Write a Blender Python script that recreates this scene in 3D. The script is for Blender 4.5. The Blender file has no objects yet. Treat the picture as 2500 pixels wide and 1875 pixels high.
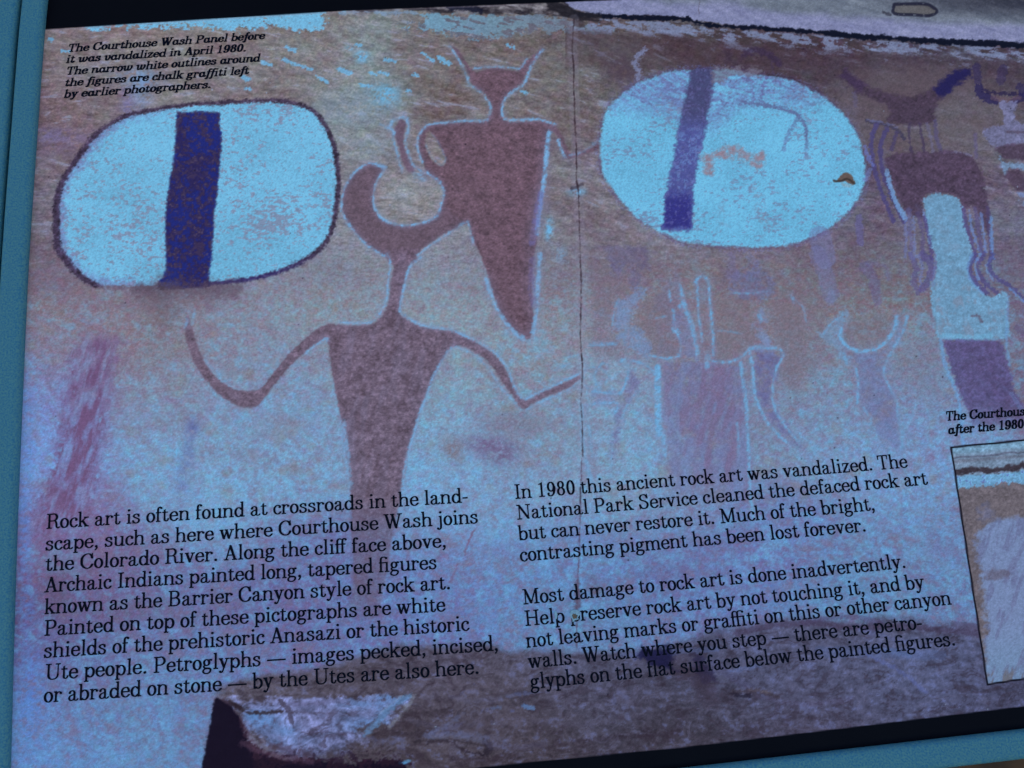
import bpy, math
import numpy as np
from mathutils import Matrix, Vector
from mathutils.geometry import tessellate_polygon
S = bpy.context.scene; COL = S.collection
# ---------- where the camera stands over the tilted sign (pose solved from the print's straight lines) ----------
U = 0.01                                             # one line of body text is 1 cm
FPX = 2100.0; RV = np.array([-0.203968, -0.030485, -0.073435]); TV = np.array([-22.563507, 7.209215, 41.780952])
th = np.linalg.norm(RV); kx, ky, kz = RV/th
Kx = np.array([[0, -kz, ky], [kz, 0, -kx], [-ky, kx, 0]])
RM = np.eye(3)+math.sin(th)*Kx+(1-math.cos(th))*Kx@Kx
def to_plane(P):                                     # picture coordinates (2500 x 1875) -> metres on the sheet
    P = np.atleast_2d(np.array(P, float)); d = np.c_[(P[:, 0]-1250)/FPX, (P[:, 1]-937.5)/FPX, np.ones(len(P))]@RM
    o = -RM.T@TV; s = -o[2]/d[:, 2]; q = o+d*s[:, None]
    return np.c_[q[:, 0], -q[:, 1]]*U
def to_pic(x, y):                                    # metres on the sheet -> picture coordinates
    u, v = x/U, -y/U
    p = [RM[i, 0]*u+RM[i, 1]*v+TV[i] for i in range(3)]
    return 1250+FPX*p[0]/p[2], 937.5+FPX*p[1]/p[2]
TILT = 46.0
SIGN = Matrix.Translation((0, 0, .88)) @ Matrix.Rotation(math.radians(TILT), 4, 'X') @ Matrix.Translation((-.23, -.02, 0))
fl = lambda v: Vector((v[0], -v[1], -v[2]))
o = -RM.T@TV*U
cm = Matrix.Identity(4)
for i, ax in enumerate(((1, 0, 0), (0, -1, 0), (0, 0, -1))):
    a = fl(RM.T@np.array(ax, float))
    for j in range(3): cm[j][i] = a[j]
cm.translation = fl(o)
cd = bpy.data.cameras.new('camera'); cam = bpy.data.objects.new('camera', cd); COL.objects.link(cam); S.camera = cam
cam.matrix_world = SIGN @ cm
cd.sensor_width = 36; cd.lens = FPX/2500*36; cd.clip_start = .01; cd.clip_end = 3000
cd.dof.use_dof = True; cd.dof.focus_distance = float(-(RM@np.array([20., -6, 0])+TV)[2]*-U); cd.dof.aperture_fstop = 18
# ---------- open shade: blue sky, the low sun is behind the sign ----------
EL, AZ = 32.0, 20.0
w = bpy.data.worlds.new('World'); S.world = w; w.use_nodes = True
nt = w.node_tree; sky = nt.nodes.new('ShaderNodeTexSky'); sky.sky_type = 'NISHITA'; sky.sun_disc = False
sky.sun_elevation = math.radians(EL); sky.sun_rotation = math.radians(AZ); sky.altitude = 1200; sky.air_density = 1.0; sky.dust_density = .3; sky.ozone_density = 1.5
nt.links.new(sky.outputs[0], nt.nodes['Background'].inputs[0]); nt.nodes['Background'].inputs[1].default_value = .1
sl = bpy.data.lights.new('sun', 'SUN'); sl.energy = 2.5; sl.angle = math.radians(.5); sl.color = (1, .95, .88)
so = bpy.data.objects.new('sun', sl); COL.objects.link(so); so.rotation_euler = (math.radians(-(90-EL)), 0, math.radians(-AZ)); so.location = (0, 5, 6)
S.view_settings.view_transform = 'Standard'; S.view_settings.look = 'None'; S.view_settings.gamma = 1; S.view_settings.exposure = EXPO = 1.56
LIGHT = np.array([0.39, 0.565, 0.87])                            # what this sky gives a white sheet here, so inks can be given their own colour
# ---- serif lettering, drawn as pen strokes and traced to outlines ----
WX, WY = 40.0, 17.0
def spl(pts, n=7):
    P = np.array(pts, float); out = []
    Q = np.vstack([2*P[0]-P[1], P, 2*P[-1]-P[-2]])
    for i in range(1, len(Q)-2):
        p0, p1, p2, p3 = Q[i-1], Q[i], Q[i+1], Q[i+2]
        for t in np.arange(n)/n:
            out.append(.5*((2*p1)+(-p0+p2)*t+(2*p0-5*p1+4*p2-p3)*t*t+(-p0+3*p1-3*p2+p3)*t**3))
    out.append(P[-1]); return np.array(out)
def arc(cx, cy, rx, ry, a0=0, a1=360, n=26):
    a = np.radians(np.linspace(a0, a1, n))
    return np.c_[cx+rx*np.cos(a), cy+ry*np.sin(a)]
class G:
    def __init__(s, w): s.w = w; s.ops = []
    def pen(s, pts, wx=WX, wy=WY): s.ops.append(('p', np.array(pts, float), wx, wy)); return s
    def c(s, pts, wx=WX, wy=WY): return s.pen(spl(pts), wx, wy)
    def ring(s, cx, cy, rx, ry, a0=0, a1=360, wx=WX, wy=WY): return s.pen(arc(cx, cy, rx-wx, ry-wy, a0, a1), wx, wy)
    def poly(s, pts): s.ops.append(('f', np.array(pts, float))); return s
    def v(s, x, y0, y1, w=WX): return s.poly([(x-w, y0), (x+w, y0), (x+w, y1), (x-w, y1)])
    def thin(s, x, y0, y1): return s.v(x, y0, y1, 17)
    def h(s, x0, x1, y, t=15): return s.poly([(x0, y-t), (x1, y-t), (x1, y+t), (x0, y+t)])
    def sb(s, x0, x1, x, w=WX, y=0, up=1):      # bracketed foot (up=1) or head (up=-1) serif
        t, b, k = 28, 26, 20
        return s.poly([(x0, y), (x1, y), (x1, y+up*t), (x+w+k, y+up*(t+4)), (x+w-3, y+up*(t+b)), (x-w+3, y+up*(t+b)), (x-w-k, y+up*(t+4)), (x0, y+up*t)])
    def flag(s, x, y, l=78, w=WX): return s.poly([(x-w-l+22, y-30), (x-w-l+22, y-4), (x+w, y+6), (x+w, y-70), (x-w, y-62), (x-w-10, y-36)])
    def dot(s, x, y, r): return s.pen([(x, y), (x+.1, y)], r, r)
XH, CH, AH = 464, 720, 737
def arch(g, x0, x1, base=0, sw=WX):
    g.c([(x0+8, 335), (x0+50, 395), (x0+105, 437), (x0+175, XH-10), (x1-55, XH-32), (x1-10, XH-95), (x1, 300)], sw-4, 17)
    g.v(x1, base, 315)
def make_glyphs():
    g = {}
    a = g['a'] = G(556)
    a.c([(105,360),(130,415),(205,448),(285,442),(335,400),(345,330)], 32, 17).v(345,60,350).dot(108,355,46)
    a.c([(345,285),(270,262),(160,225),(88,150),(92,70),(150,12),(225,10),(300,45),(345,110)],30,17).c([(340,90),(360,25),(420,5),(480,18),(515,70)],20,15)
    b = g['b'] = G(556); b.v(115,0,730).flag(115,731).ring(300,225,220,240,-138,142).c([(118,95),(140,35),(172,5)],20,14).c([(135,370),(160,410),(185,430)],16,14)
    c = g['c'] = G(444); c.c([(385,355),(365,405),(310,438),(240,447),(150,405),(82,315),(75,225),(85,130),(150,45),(240,5),(330,25),(405,105)],36,17).dot(362,350,48)
    d = g['d'] = G(574); d.v(438,45,730).flag(438,731).ring(250,225,215,240,35,325).sb(420,560,438).v(438,0,60).c([(405,370),(380,405),(350,430)],16,14).c([(410,80),(380,40),(350,15)],16,14)
    e = g['e'] = G(500); e.c([(425,238),(420,330),(355,430),(255,448),(150,405),(82,315),(75,225),(85,130),(150,45),(250,5),(350,25),(440,110)],36,17).h(75,450,245,15)
    f = g['f'] = G(333); f.v(130,0,580).sb(40,250,130).h(35,290,449,15).c([(130,560),(142,650),(195,712),(260,720),(305,690)],32,17).dot(305,668,43)
    gg = g['g'] = G(537); gg.ring(235,315,170,155,0,360,36,15).c([(345,415),(400,450),(450,455)],14,14).dot(462,428,38)
    gg.c([(150,185),(100,150),(92,110),(130,78),(230,62),(340,55),(420,20),(440,-50),(390,-140),(290,-188),(180,-190),(85,-150),(55,-80),(85,-20),(150,30)],28,19)
    gg.poly([(110,95),(140,62),(380,38),(425,10),(440,-40),(400,-5),(330,10),(160,18),(110,50)])
    h = g['h'] = G(611); h.v(125,0,730).flag(125,731).sb(30,230,125).sb(370,585,470); arch(h,125,470)
    i = g['i'] = G(315); i.v(160,0,XH-6).flag(160,XH).sb(50,275,160).dot(152,655,52)
    j = g['j'] = G(296); j.v(165,-60,XH-6).flag(165,XH).dot(157,655,52).c([(165,-40),(150,-130),(95,-185),(40,-190),(0,-165)],32,17).dot(0,-140,42)
    k = g['k'] = G(593); k.v(125,0,730).flag(125,731).sb(30,230,125).sb(350,585,465,50).sb(330,560,440,16,XH,-1).pen([(140,190),(435,450)],16,16).pen([(265,275),(455,15)],46,12)
    l = g['l'] = G(315); l.v(160,0,730).flag(160,731).sb(50,275,160)
    m = g['m'] = G(889); m.v(120,0,XH-6).flag(120,XH).sb(28,225,120).sb(350,540,438).sb(660,860,757); arch(m,120,438); arch(m,438,757)
    n = g['n'] = G(611); n.v(122,0,XH-6).flag(122,XH).sb(28,230,122).sb(370,585,470); arch(n,122,470)
    o = g['o'] = G(500); o.ring(250,228,218,242)
    p = g['p'] = G(574); p.v(125,-205,XH-6).flag(125,XH).ring(322,225,215,240,-143,143).sb(30,240,125,WX,-205).c([(150,370),(175,410),(205,430)],16,14).c([(150,80),(175,40),(205,18)],16,14)
    r = g['r'] = G(444); r.v(125,0,XH-6).flag(125,XH).sb(30,245,125).c([(133,300),(165,370),(220,425),(290,447),(350,430),(380,400)],22,18).dot(372,385,48)
    s = g['s'] = G(463); s.c([(355,345),(340,400),(290,440),(225,449),(150,430),(98,380),(98,325),(150,285),(230,255),(320,215),(372,160),(365,85),(310,25),(225,5),(140,20),(85,60),(62,125)],33,19).poly([(348,450),(375,450),(380,310),(352,310)]).poly([(48,150),(74,150),(70,-2),(46,-2)])
    t = g['t'] = G(389); t.v(150,110,560,36).poly([(112,440),(186,600),(186,440)]).h(25,310,449,15).c([(150,125),(160,50),(205,12),(270,12),(330,70),(345,130)],24,15).c([(150,140),(152,70),(185,25)],34,17)
    u = g['u'] = G(611); u.v(130,130,XH-6).flag(130,XH).v(470,0,XH-6).flag(470,XH).sb(470,590,470).c([(130,150),(140,70),(195,22),(280,10),(370,40),(430,90),(460,140)],30,17).c([(130,160),(132,95),(160,45)],38,17)
    v = g['v'] = G(537); v.pen([(110,445),(272,25)],44,10).pen([(272,10),(430,445)],16,14).sb(20,210,112,44,XH,-1).sb(335,525,430,18,XH,-1)
    w = g['w'] = G(778); w.pen([(105,445),(240,25)],43,10).pen([(245,10),(385,420)],16,14).pen([(370,445),(510,25)],43,10).pen([(515,10),(665,445)],16,14).sb(15,205,107,43,XH,-1).sb(570,765,665,18,XH,-1).sb(290,440,370,30,XH,-1)
    y = g['y'] = G(537); y.pen([(110,445),(275,45)],44,10).c([(430,445),(330,180),(262,10),(215,-110),(160,-180),(105,-190),(70,-165)],16,15).dot(78,-150,43).sb(20,210,112,44,XH,-1).sb(335,525,430,18,XH,-1)
    x = g['x'] = G(537); x.pen([(120,445),(410,20)],46,12).pen([(400,445),(120,20)],15,14).sb(30,225,120,40,XH,-1).sb(320,500,400,16,XH,-1).sb(30,205,120,16).sb(310,515,410,40)
    z = g['z'] = G(481); z.pen([(75,12),(385,452)],44,8).h(60,430,XH-14,15).h(50,430,15,15).poly([(60,XH),(84,XH),(88,330),(64,330)]).poly([(408,150),(432,150),(432,0),(408,0)])
    # capitals
    A = g['A'] = G(722); A.pen([(345,700),(580,25)],46,10).pen([(345,712),(130,20)],17,14).h(205,500,235,14).sb(15,235,122,18).sb(450,705,585,46)
    B = g['B'] = G(722); B.v(170,0,CH).sb(45,215,170).sb(45,215,170,WX,CH,-1).h(150,400,CH-16,16).h(150,400,380,15).h(150,420,16,16).ring(390,548,205,172,-92,92).ring(405,200,240,200,-92,92)
    C = g['C'] = G(722); C.c([(625,500),(600,610),(510,690),(390,712),(240,665),(115,530),(92,360),(115,190),(240,50),(390,8),(520,35),(610,120),(640,200)],44,17).poly([(628,725),(652,725),(652,480),(630,480),(600,620)])
    H = g['H'] = G(833); H.v(175,0,CH).v(658,0,CH).h(170,660,370,16)
    for X_ in (175,658):
        H.sb(X_-135,X_+135,X_).sb(X_-135,X_+135,X_,WX,CH,-1)
    I = g['I'] = G(407); I.v(203,0,CH,42).sb(65,342,203).sb(65,342,203,WX,CH,-1)
    M = g['M'] = G(944); M.thin(160,0,CH).v(765,0,CH,43).pen([(170,700),(455,40)],46,10).pen([(455,30),(740,700)],16,12).sb(35,285,160,17).sb(630,905,765,43).sb(35,190,150,20,CH,-1).sb(740,905,780,30,CH,-1)
    N = g['N'] = G(815); N.thin(165,0,CH).thin(655,0,CH).pen([(165,700),(650,15)],48,10).sb(40,290,165,17).sb(35,190,150,20,CH,-1).sb(530,780,655,17,CH,-1)
    P = g['P'] = G(667); P.v(170,0,CH).sb(45,305,170).sb(45,215,170,WX,CH,-1).h(150,380,CH-16,16).h(150,380,335,15).ring(375,528,240,208,-92,92)
    R = g['R'] = G(722); R.v(170,0,CH).sb(45,305,170).sb(45,215,170,WX,CH,-1).h(150,390,CH-16,16).h(150,390,365,15).ring(380,543,225,193,-92,92).c([(400,370),(500,340),(540,250),(550,130),(575,40),(640,10),(700,50)],30,17)
    S = g['S'] = G(630); S.c([(500,560),(465,650),(390,700),(300,706),(190,680),(120,600),(125,510),(190,440),(310,395),(430,345),(505,260),(510,160),(440,50),(310,12),(190,30),(110,110),(80,200)],38,19).poly([(500,722),(525,722),(525,510),(502,510)]).poly([(68,240),(92,240),(86,-4),(62,-4)])
    T = g['T'] = G(667); T.v(333,0,CH).sb(205,462,333).h(50,617,CH-16,16).poly([(38,CH),(66,CH),(82,520),(52,515)]).poly([(601,CH),(629,CH),(615,515),(585,520)]).poly([(38,CH),(130,CH),(95,650),(60,600)]).poly([(629,CH),(537,CH),(572,650),(607,600)])
    U = g['U'] = G(815); U.v(185,220,CH).sb(50,320,185,WX,CH,-1).sb(545,780,662,17,CH,-1).c([(185,240),(200,110),(290,25),(420,8),(560,45),(640,130),(662,240)],26,17).thin(662,230,CH).c([(185,240),(192,150),(235,75)],38,17)
    W = g['W'] = G(981); W.pen([(125,700),(320,25)],46,10).pen([(325,12),(490,640)],16,12).pen([(455,700),(655,25)],46,10).pen([(660,12),(850,700)],16,12).sb(10,250,127,46,CH,-1).sb(735,970,850,17,CH,-1).sb(350,560,455,40,CH,-1)
    g['1'] = G(556).v(285,0,690,42).sb(130,440,285,42).poly([(140,620),(140,645),(240,680),(300,720),(327,720),(327,600),(243,600),(243,640)])
    g['9'] = G(556).ring(270,470,205,245,0,360,40,17).c([(475,470),(465,300),(400,110),(290,15),(190,8),(120,45),(95,120)],36,17).dot(112,130,45).c([(435,480),(440,330),(410,180)],38,20)
    g['8'] = G(556).ring(278,535,180,180,0,360,38,17).ring(278,190,212,202,0,360,40,17)
    g['0'] = G(556).ring(278,353,218,365,0,360,42,17)
    g['.'] = G(278).dot(139,48,56)
    g[','] = G(278).dot(130,50,54).c([(165,50),(160,-40),(85,-125)],18,16)
    g['-'] = G(333).h(40,295,225,24)
    g['\u2014'] = G(1000).h(30,970,230,22)
    fi = g['fi'] = G(605); fi.v(130,0,580).sb(40,250,130).h(35,470,449,15).c([(130,560),(145,660),(220,720),(330,722),(420,690)],30,17).dot(425,668,46).v(452,0,XH).sb(345,570,452)
    fl = g['fl'] = G(608); fl.v(130,0,580).sb(40,250,130).h(35,300,449,15).c([(130,560),(145,660),(220,715),(330,722),(430,716)],30,17).v(455,0,730).sb(345,570,455)
    ff = g['ff'] = G(600); ff.v(130,0,560).sb(40,240,130).h(35,560,449,15).c([(130,540),(142,640),(200,705),(270,715),(330,690)],32,17).v(400,0,580).sb(305,520,400).c([(400,560),(412,650),(465,712),(530,720),(575,690)],32,17).dot(575,668,43)
    g['ffi'] = G(890)
    q = g['ffi']; q.ops = list(ff.ops[:-2]); q.c([(400,560),(415,660),(490,720),(600,722),(690,690)],30,17).dot(698,668,46).v(725,0,XH).sb(618,845,725).h(500,740,449,15)
    g[' '] = G(278)
    return g
def seg_d2(X, Y, a, b):
    dx, dy = b-a; L = dx*dx+dy*dy+1e-12
    t = np.clip(((X-a[0])*dx+(Y-a[1])*dy)/L, 0, 1)
    return (X-a[0]-t*dx)**2+(Y-a[1]-t*dy)**2
def poly_sd(X, Y, P):                               # signed distance to a closed polygon, inside > 0
    d = np.full(X.shape, 1e12); ins = np.zeros(X.shape, bool)
    for i in range(len(P)):
        a, b = P[i], P[(i+1) % len(P)]
        d = np.minimum(d, seg_d2(X, Y, a, b))
        if a[1] != b[1]:
            ins ^= ((a[1] > Y) != (b[1] > Y)) & (X < (b[0]-a[0])*(Y-a[1])/(b[1]-a[1])+a[0])
    return np.where(ins, 1, -1)*np.sqrt(d)
def glyph_field(gl, cell=7.0, fat=0.0):
    xs = np.arange(-150, gl.w+150, cell); ys = np.arange(-300, 860, cell)
    X, Y = np.meshgrid(xs, ys); F = np.full(X.shape, -60.0)
    for op in gl.ops:
        if op[0] == 'p':
            _, P, wx, wy = op; wx += fat; wy += fat*.4; d = np.full(X.shape, 1e12)
            for i in range(len(P)-1): d = np.minimum(d, seg_d2(X/wx, Y/wy, P[i]/(wx, wy), P[i+1]/(wx, wy)))
            F = np.maximum(F, (1-np.sqrt(d))*min(wx, wy))
        else: F = np.maximum(F, poly_sd(X, Y, op[1])+fat*.6)
    return xs, ys, F
def trace(xs, ys, F, tol=2.2):                      # zero contours of F as closed loops
    nx, ny = len(xs), len(ys); S = F > 0; pts = {}; nxt = {}
    def pt(i, j, k):
        key = (i, j, k)
        if key not in pts:
            if k == 0: t = F[j, i]/(F[j, i]-F[j, i+1]); pts[key] = (xs[i]+t*(xs[i+1]-xs[i]), ys[j])
            else: t = F[j, i]/(F[j, i]-F[j+1, i]); pts[key] = (xs[i], ys[j]+t*(ys[j+1]-ys[j]))
        return key
    c = S[:-1, :-1]*1+S[:-1, 1:]*2+S[1:, 1:]*4+S[1:, :-1]*8
    T = {1:[(3,0)],2:[(0,1)],3:[(3,1)],4:[(1,2)],5:[(3,0),(1,2)],6:[(0,2)],7:[(3,2)],8:[(2,3)],9:[(2,0)],10:[(0,1),(2,3)],11:[(2,1)],12:[(1,3)],13:[(1,0)],14:[(0,3)]}
    for j, i in zip(*np.nonzero((c > 0) & (c < 15))):
        ed = [(i, j, 0), (i+1, j, 1), (i, j+1, 0), (i, j, 1)]
        for a, b in T[int(c[j, i])]: nxt[pt(*ed[a])] = pt(*ed[b])
    loops = []
    while nxt:
        s, e = nxt.popitem(); L = [s]
        while e != s: L.append(e); e = nxt.pop(e)
        P = np.array([pts[k] for k in L])
        if len(P) < 6: continue
        m = len(P)//2
        Q = dp(P[:m+1], tol)[:-1]+dp(np.vstack([P[m:], P[:1]]), tol)[:-1]
        loops.append(Q)
    return loops
def dp(P, tol):
    if len(P) < 3: return [tuple(p) for p in P]
    a, b = P[0], P[-1]; d = b-a; n = np.hypot(*d)
    e = np.abs(d[0]*(P[:, 1]-a[1])-d[1]*(P[:, 0]-a[0]))/n if n > 1e-9 else np.hypot(*(P-a).T)
    k = int(np.argmax(e))
    if e[k] < tol: return [tuple(a), tuple(b)]
    return dp(P[:k+1], tol)[:-1]+dp(P[k:], tol)
# ---- the print: colours laid down in the picture's own coordinates ----
def vnoise(x, y, seed):
    xi = np.floor(x).astype(np.int64); yi = np.floor(y).astype(np.int64); fx = x-xi; fy = y-yi
    fx = fx*fx*(3-2*fx); fy = fy*fy*(3-2*fy)
    R = np.random.RandomState(seed).rand(256, 256)
    a = R[yi & 255, xi & 255]; b = R[yi & 255, (xi+1) & 255]; c = R[(yi+1) & 255, xi & 255]; d = R[(yi+1) & 255, (xi+1) & 255]
    return (a*(1-fx)+b*fx)*(1-fy)+(c*(1-fx)+d*fx)*fy
def fbm(X, Y, sx, sy, ang=0, o=4, seed=1, g=.55):
    t = math.radians(ang); u = (X*math.cos(t)+Y*math.sin(t))/sx; v = (-X*math.sin(t)+Y*math.cos(t))/sy
    s = 0; w = 1; tot = 0
    for k in range(o):
        s = s+w*vnoise(u*2**k+17.3*k, v*2**k+9.1*k, seed*31+k); tot += w*w; w *= g
    m = (1-g**o)/(1-g)/2
    return (s-m)/math.sqrt(tot)/.22            # about unit variance, zero mean
def ss(a, b, x):
    t = np.clip((x-a)/(b-a), 0, 1); return t*t*(3-2*t)
def T(ox, oy, p): return [(ox+a*.37975, oy+b*.37975) for a, b in p]
def Z(p, ox=1450, oy=600, s=.3014): return [(ox+a*s, oy+b*s) for a, b in p]
t1 = lambda *p: T(0, 0, p); t2 = lambda *p: T(830, 0, p); t3 = lambda *p: T(1660, 0, p)
t4 = lambda *p: T(0, 620, p); t5 = lambda *p: T(830, 620, p); t6 = lambda *p: T(1660, 620, p)
t7 = lambda *p: T(0, 1245, p); t8 = lambda *p: T(830, 1245, p); t9 = lambda *p: T(1660, 1245, p)
SHIELD_L = t1((1000,715),(1200,685),(1450,670),(1700,655),(1850,665),(1990,710),(2080,810),(2135,930),(2160,1080),(2165,1200),(2150,1330),(2130,1450),(2080,1560),(1990,1640))+t4((1850,80),(1700,130),(1550,160),(1400,175),(1250,192),(1050,205),(850,205),(700,200),(600,180),(520,130),(460,70),(420,10))+t1((385,1600),(372,1500),(375,1400),(375,1290),(400,1200),(460,1090),(530,990),(600,900),(690,820),(780,770),(880,735))
BAND_L = t1((1140,722),(1135,800),(1120,1000),(1085,1200),(1065,1400),(1065,1560))+t4((1070,60),(1050,140),(1020,208),(1200,215),(1345,205),(1340,150),(1355,60))+t1((1365,1600),(1375,1400),(1400,1200),(1415,1050),(1422,870),(1408,780),(1395,722))
SHIELD_R = t2((2212,450),(2100,465),(1980,505),(1870,560),(1780,640),(1720,700),(1690,790),(1675,900),(1675,1010),(1690,1110),(1730,1190),(1790,1270),(1860,1350),(1940,1420),(2040,1480),(2140,1530),(2212,1556))+t3((150,1570),(300,1585),(500,1590),(650,1580),(780,1550),(900,1500),(1010,1430),(1100,1340),(1160,1250),(1190,1150),(1190,1050),(1170,960),(1140,860),(1090,780),(1020,700),(920,620),(800,555),(700,510),(560,490),(400,465),(250,447),(100,450))
BAND_R = t3((70,440),(30,650),(0,790))+t2((2170,880),(2140,1050),(2100,1230),(2085,1400),(2080,1470))+t3((60,1480),(70,1400),(80,1250),(100,1120),(130,970),(160,850),(195,650),(212,450))
FIG_A = t2((720,302),(748,308),(800,380),(862,458),(960,440),(1040,440),(1140,460),(1150,440),(1225,370),(1288,318),(1305,326),(1222,430),(1200,470),(1170,530),(1120,580),(1075,610),(1048,660),(1040,710),(1048,765),(1100,787),(1200,782),(1300,782),(1385,812),(1430,870),(1458,940),(1485,985),(1560,970),(1640,932),(1668,940),(1650,962),(1560,998),(1480,1018),(1445,1000),(1420,930),(1395,870),(1350,852),(1335,960),(1325,1100),(1305,1250),(1285,1400),(1262,1550))+t5((1235,150),(1240,350),(1245,450),(1225,535),(1190,545),(1120,500),(1055,425),(1000,300),(955,150),(900,0))+t2((850,1530),(822,1432),(760,1445),(660,1400),(668,1250),(640,1180),(560,1110),(530,1040),(508,950),(510,870),(545,815),(620,795),(800,785),(920,780),(965,740),(975,690),(950,630),(920,595),(860,560),(835,500),(810,440),(770,370))
HOLE_A = t2((572,838),(610,880),(640,940),(680,1020),(672,1060),(625,1062),(575,1000),(548,930),(552,865))
ARM_A = t2((385,765),(352,830),(355,880),(380,950),(400,1030),(440,1105),(478,1098),(440,1010),(412,930),(412,870),(428,800),(410,768))
HEAD_B = t2((285,1062),(210,1048),(140,1075),(80,1130),(35,1200),(12,1290),(25,1380),(70,1460),(130,1530),(200,1595),(290,1650),(335,1700),(480,1690),(500,1630),(570,1570),(680,1500),(780,1450),(822,1432),(760,1400),(655,1320),(610,1400),(520,1440),(400,1452),(310,1432),(245,1380),(215,1310),(215,1230),(240,1150),(288,1088))
FIG_B = t5((335,-30),(345,60),(325,200),(308,320),(270,400),(200,450),(100,460),(0,455))+t4((2110,450),(2030,490),(1940,560),(1850,650),(1760,760),(1690,850),(1640,880),(1550,880),(1450,840),(1370,770),(1310,680),(1260,560),(1225,450),(1210,390),(1192,430),(1190,520),(1220,620),(1260,720),(1330,820),(1400,900),(1480,950),(1560,985),(1640,985),(1700,930),(1760,850),(1840,750),(1920,670),(2010,590),(2090,552),(2110,580),(2125,700),(2155,880),(2190,1050))+t5((20,1150),(40,1300),(60,1450),(75,1659))+t8((75,150),(90,400),(60,650),(20,800),(230,800),(265,600),(300,400),(330,200),(370,0))+t5((400,1520),(420,1400),(440,1250),(480,1120),(520,990),(570,870),(620,760),(680,650),(722,598),(800,600),(900,655),(980,730),(1040,820),(1100,900),(1145,970),(1190,1000),(1235,965),(1330,920),(1450,868),(1545,805),(1530,785),(1440,828),(1300,888),(1205,942),(1155,915),(1110,840),(1070,750),(1000,655),(920,590),(820,538),(740,500),(620,485),(520,465),(430,420),(385,380),(390,300),(415,180),(440,80),(500,-30))
ROCK = t7((1385,1200),(1470,1250),(1540,1330),(1590,1460),(1660,1540),(1790,1600),(1990,1600),(2130,1610))+t8((60,1630),(200,1605),(400,1610),(440,1640),(440,1800))+t7((1100,1800),(1290,1690),(1340,1440),(1362,1290))
ROCKTOP = [(450+a*.4521, 1600+b*.4521) for a, b in [(175,215),(260,240),(600,218),(1000,206),(1240,212),(1180,250),(1090,330),(960,400),(985,470),(880,500),(700,560),(620,575),(520,530),(430,460),(330,380),(290,310)]]
LEDGE = [(-200,1980),(540,1980),(500,1900),(520,1700),(560,1670),(640,1648),(800,1620),(900,1595),(985,1578),(1180,1577),(1300,1585),(1450,1588),(1550,1590),(1680,1560),(1800,1530),(1900,1512),(2050,1508),(2150,1512),(2300,1520),(2400,1530),(3200,1545),(3200,2200),(-200,2200)]
SKYBAND = t2((1440,-200),(1450,20),(1500,55),(1600,85),(1750,98),(2000,100),(2212,112))+t3((100,130),(300,155),(600,182),(900,200),(1200,228),(1500,252),(1900,268),(2212,285),(3200,360),(3200,-300))
INSET = [(2322,1092),(2366,1380),(2411,1671),(3000,1580),(3000,1040),(2500,1075)]
BASE = [(150,110,118,100,112),(400,60,120,104,112),(200,300,112,93,108),(700,150,116,102,110),(600,270,114,98,112),(90,480,105,86,106),(70,620,104,88,108),(140,740,118,98,125),(420,800,116,105,128),(300,760,118,104,134),(80,800,118,108,135),(75,950,112,125,190),(70,1150,108,140,205),(480,950,120,128,165),(560,760,118,110,140),(640,900,116,130,172),(450,1100,112,142,185),(650,1060,112,148,192),(500,1210,110,150,198),(780,760,120,122,150),(800,300,118,108,118),(830,240,120,125,140),(800,430,118,112,128),(980,500,128,118,130),(740,640,122,118,142),(1060,700,122,120,145),(1060,850,122,128,152),(1050,1000,116,148,185),(1080,1180,112,148,195),(1150,120,104,90,98),(1300,180,104,90,98),(1120,250,108,95,104),(1300,260,110,95,104),(1390,130,92,76,86),(1430,400,108,94,112),(1400,560,112,98,112),(1360,700,112,102,122),(1330,850,122,120,140),(1330,1000,118,118,140),(1300,1150,112,142,188),(1500,650,112,98,118),(1560,800,112,92,105),(1480,960,115,132,164),(1510,1040,115,149,185),(1450,1110,115,149,187),(1600,1150,110,135,180),(1800,660,110,96,116),(1800,760,112,96,112),(1900,860,110,102,128),(1850,980,112,125,160),(2000,1020,110,138,182),(2100,900,112,112,145),(2120,700,108,94,112),(1980,620,106,92,115),(2200,1120,108,142,195),(2250,950,108,125,168),(1750,100,78,64,76),(1900,150,72,58,72),(2050,200,72,58,74),(2350,160,66,56,78),(2120,300,82,72,86),(2360,280,92,84,94),(2420,440,98,88,108),(2450,600,96,84,112),(2450,800,100,90,125),(2130,540,92,80,104),(1450,150,84,68,78),(150,1320,118,102,158),(130,1420,98,88,128),(300,1420,104,98,146),(150,1540,92,92,148),(450,1500,98,106,160),(700,1450,98,104,158),(200,1650,98,116,166),(450,1640,98,118,170),(120,1800,96,130,190),(350,1800,98,132,180),(430,1700,96,124,176),(1050,1400,100,122,178),(1000,1520,96,110,168),(1350,1400,96,130,185),(1600,1420,94,112,168),(1900,1350,98,115,172),(2200,1350,98,126,176),(2100,1480,92,126,172),(2350,1450,96,116,164),(1450,1540,94,120,168)]
LEDGEC = [(560,1680,84,76,102),(900,1640,76,68,94),(1100,1600,84,78,112),(1400,1620,82,82,122),(1200,1700,72,64,88),(1000,1800,66,56,76),(1300,1800,60,50,70),(1600,1750,60,54,80),(1650,1620,66,64,100),(1900,1540,78,72,108),(1800,1580,80,84,128),(2100,1600,84,94,144),(2250,1590,86,98,150),(2350,1600,84,92,144),(2050,1510,74,68,100),(2200,1530,74,66,98),(2380,1560,72,66,100),(2300,1650,78,84,130),(1950,1600,82,88,138),(2150,1680,72,70,108),(2100,1700,66,62,98),(1800,1700,64,62,96),(1700,1800,58,48,68),(2450,1700,62,62,100),(2000,1760,64,52,78),(2350,1730,64,54,86)]
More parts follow.
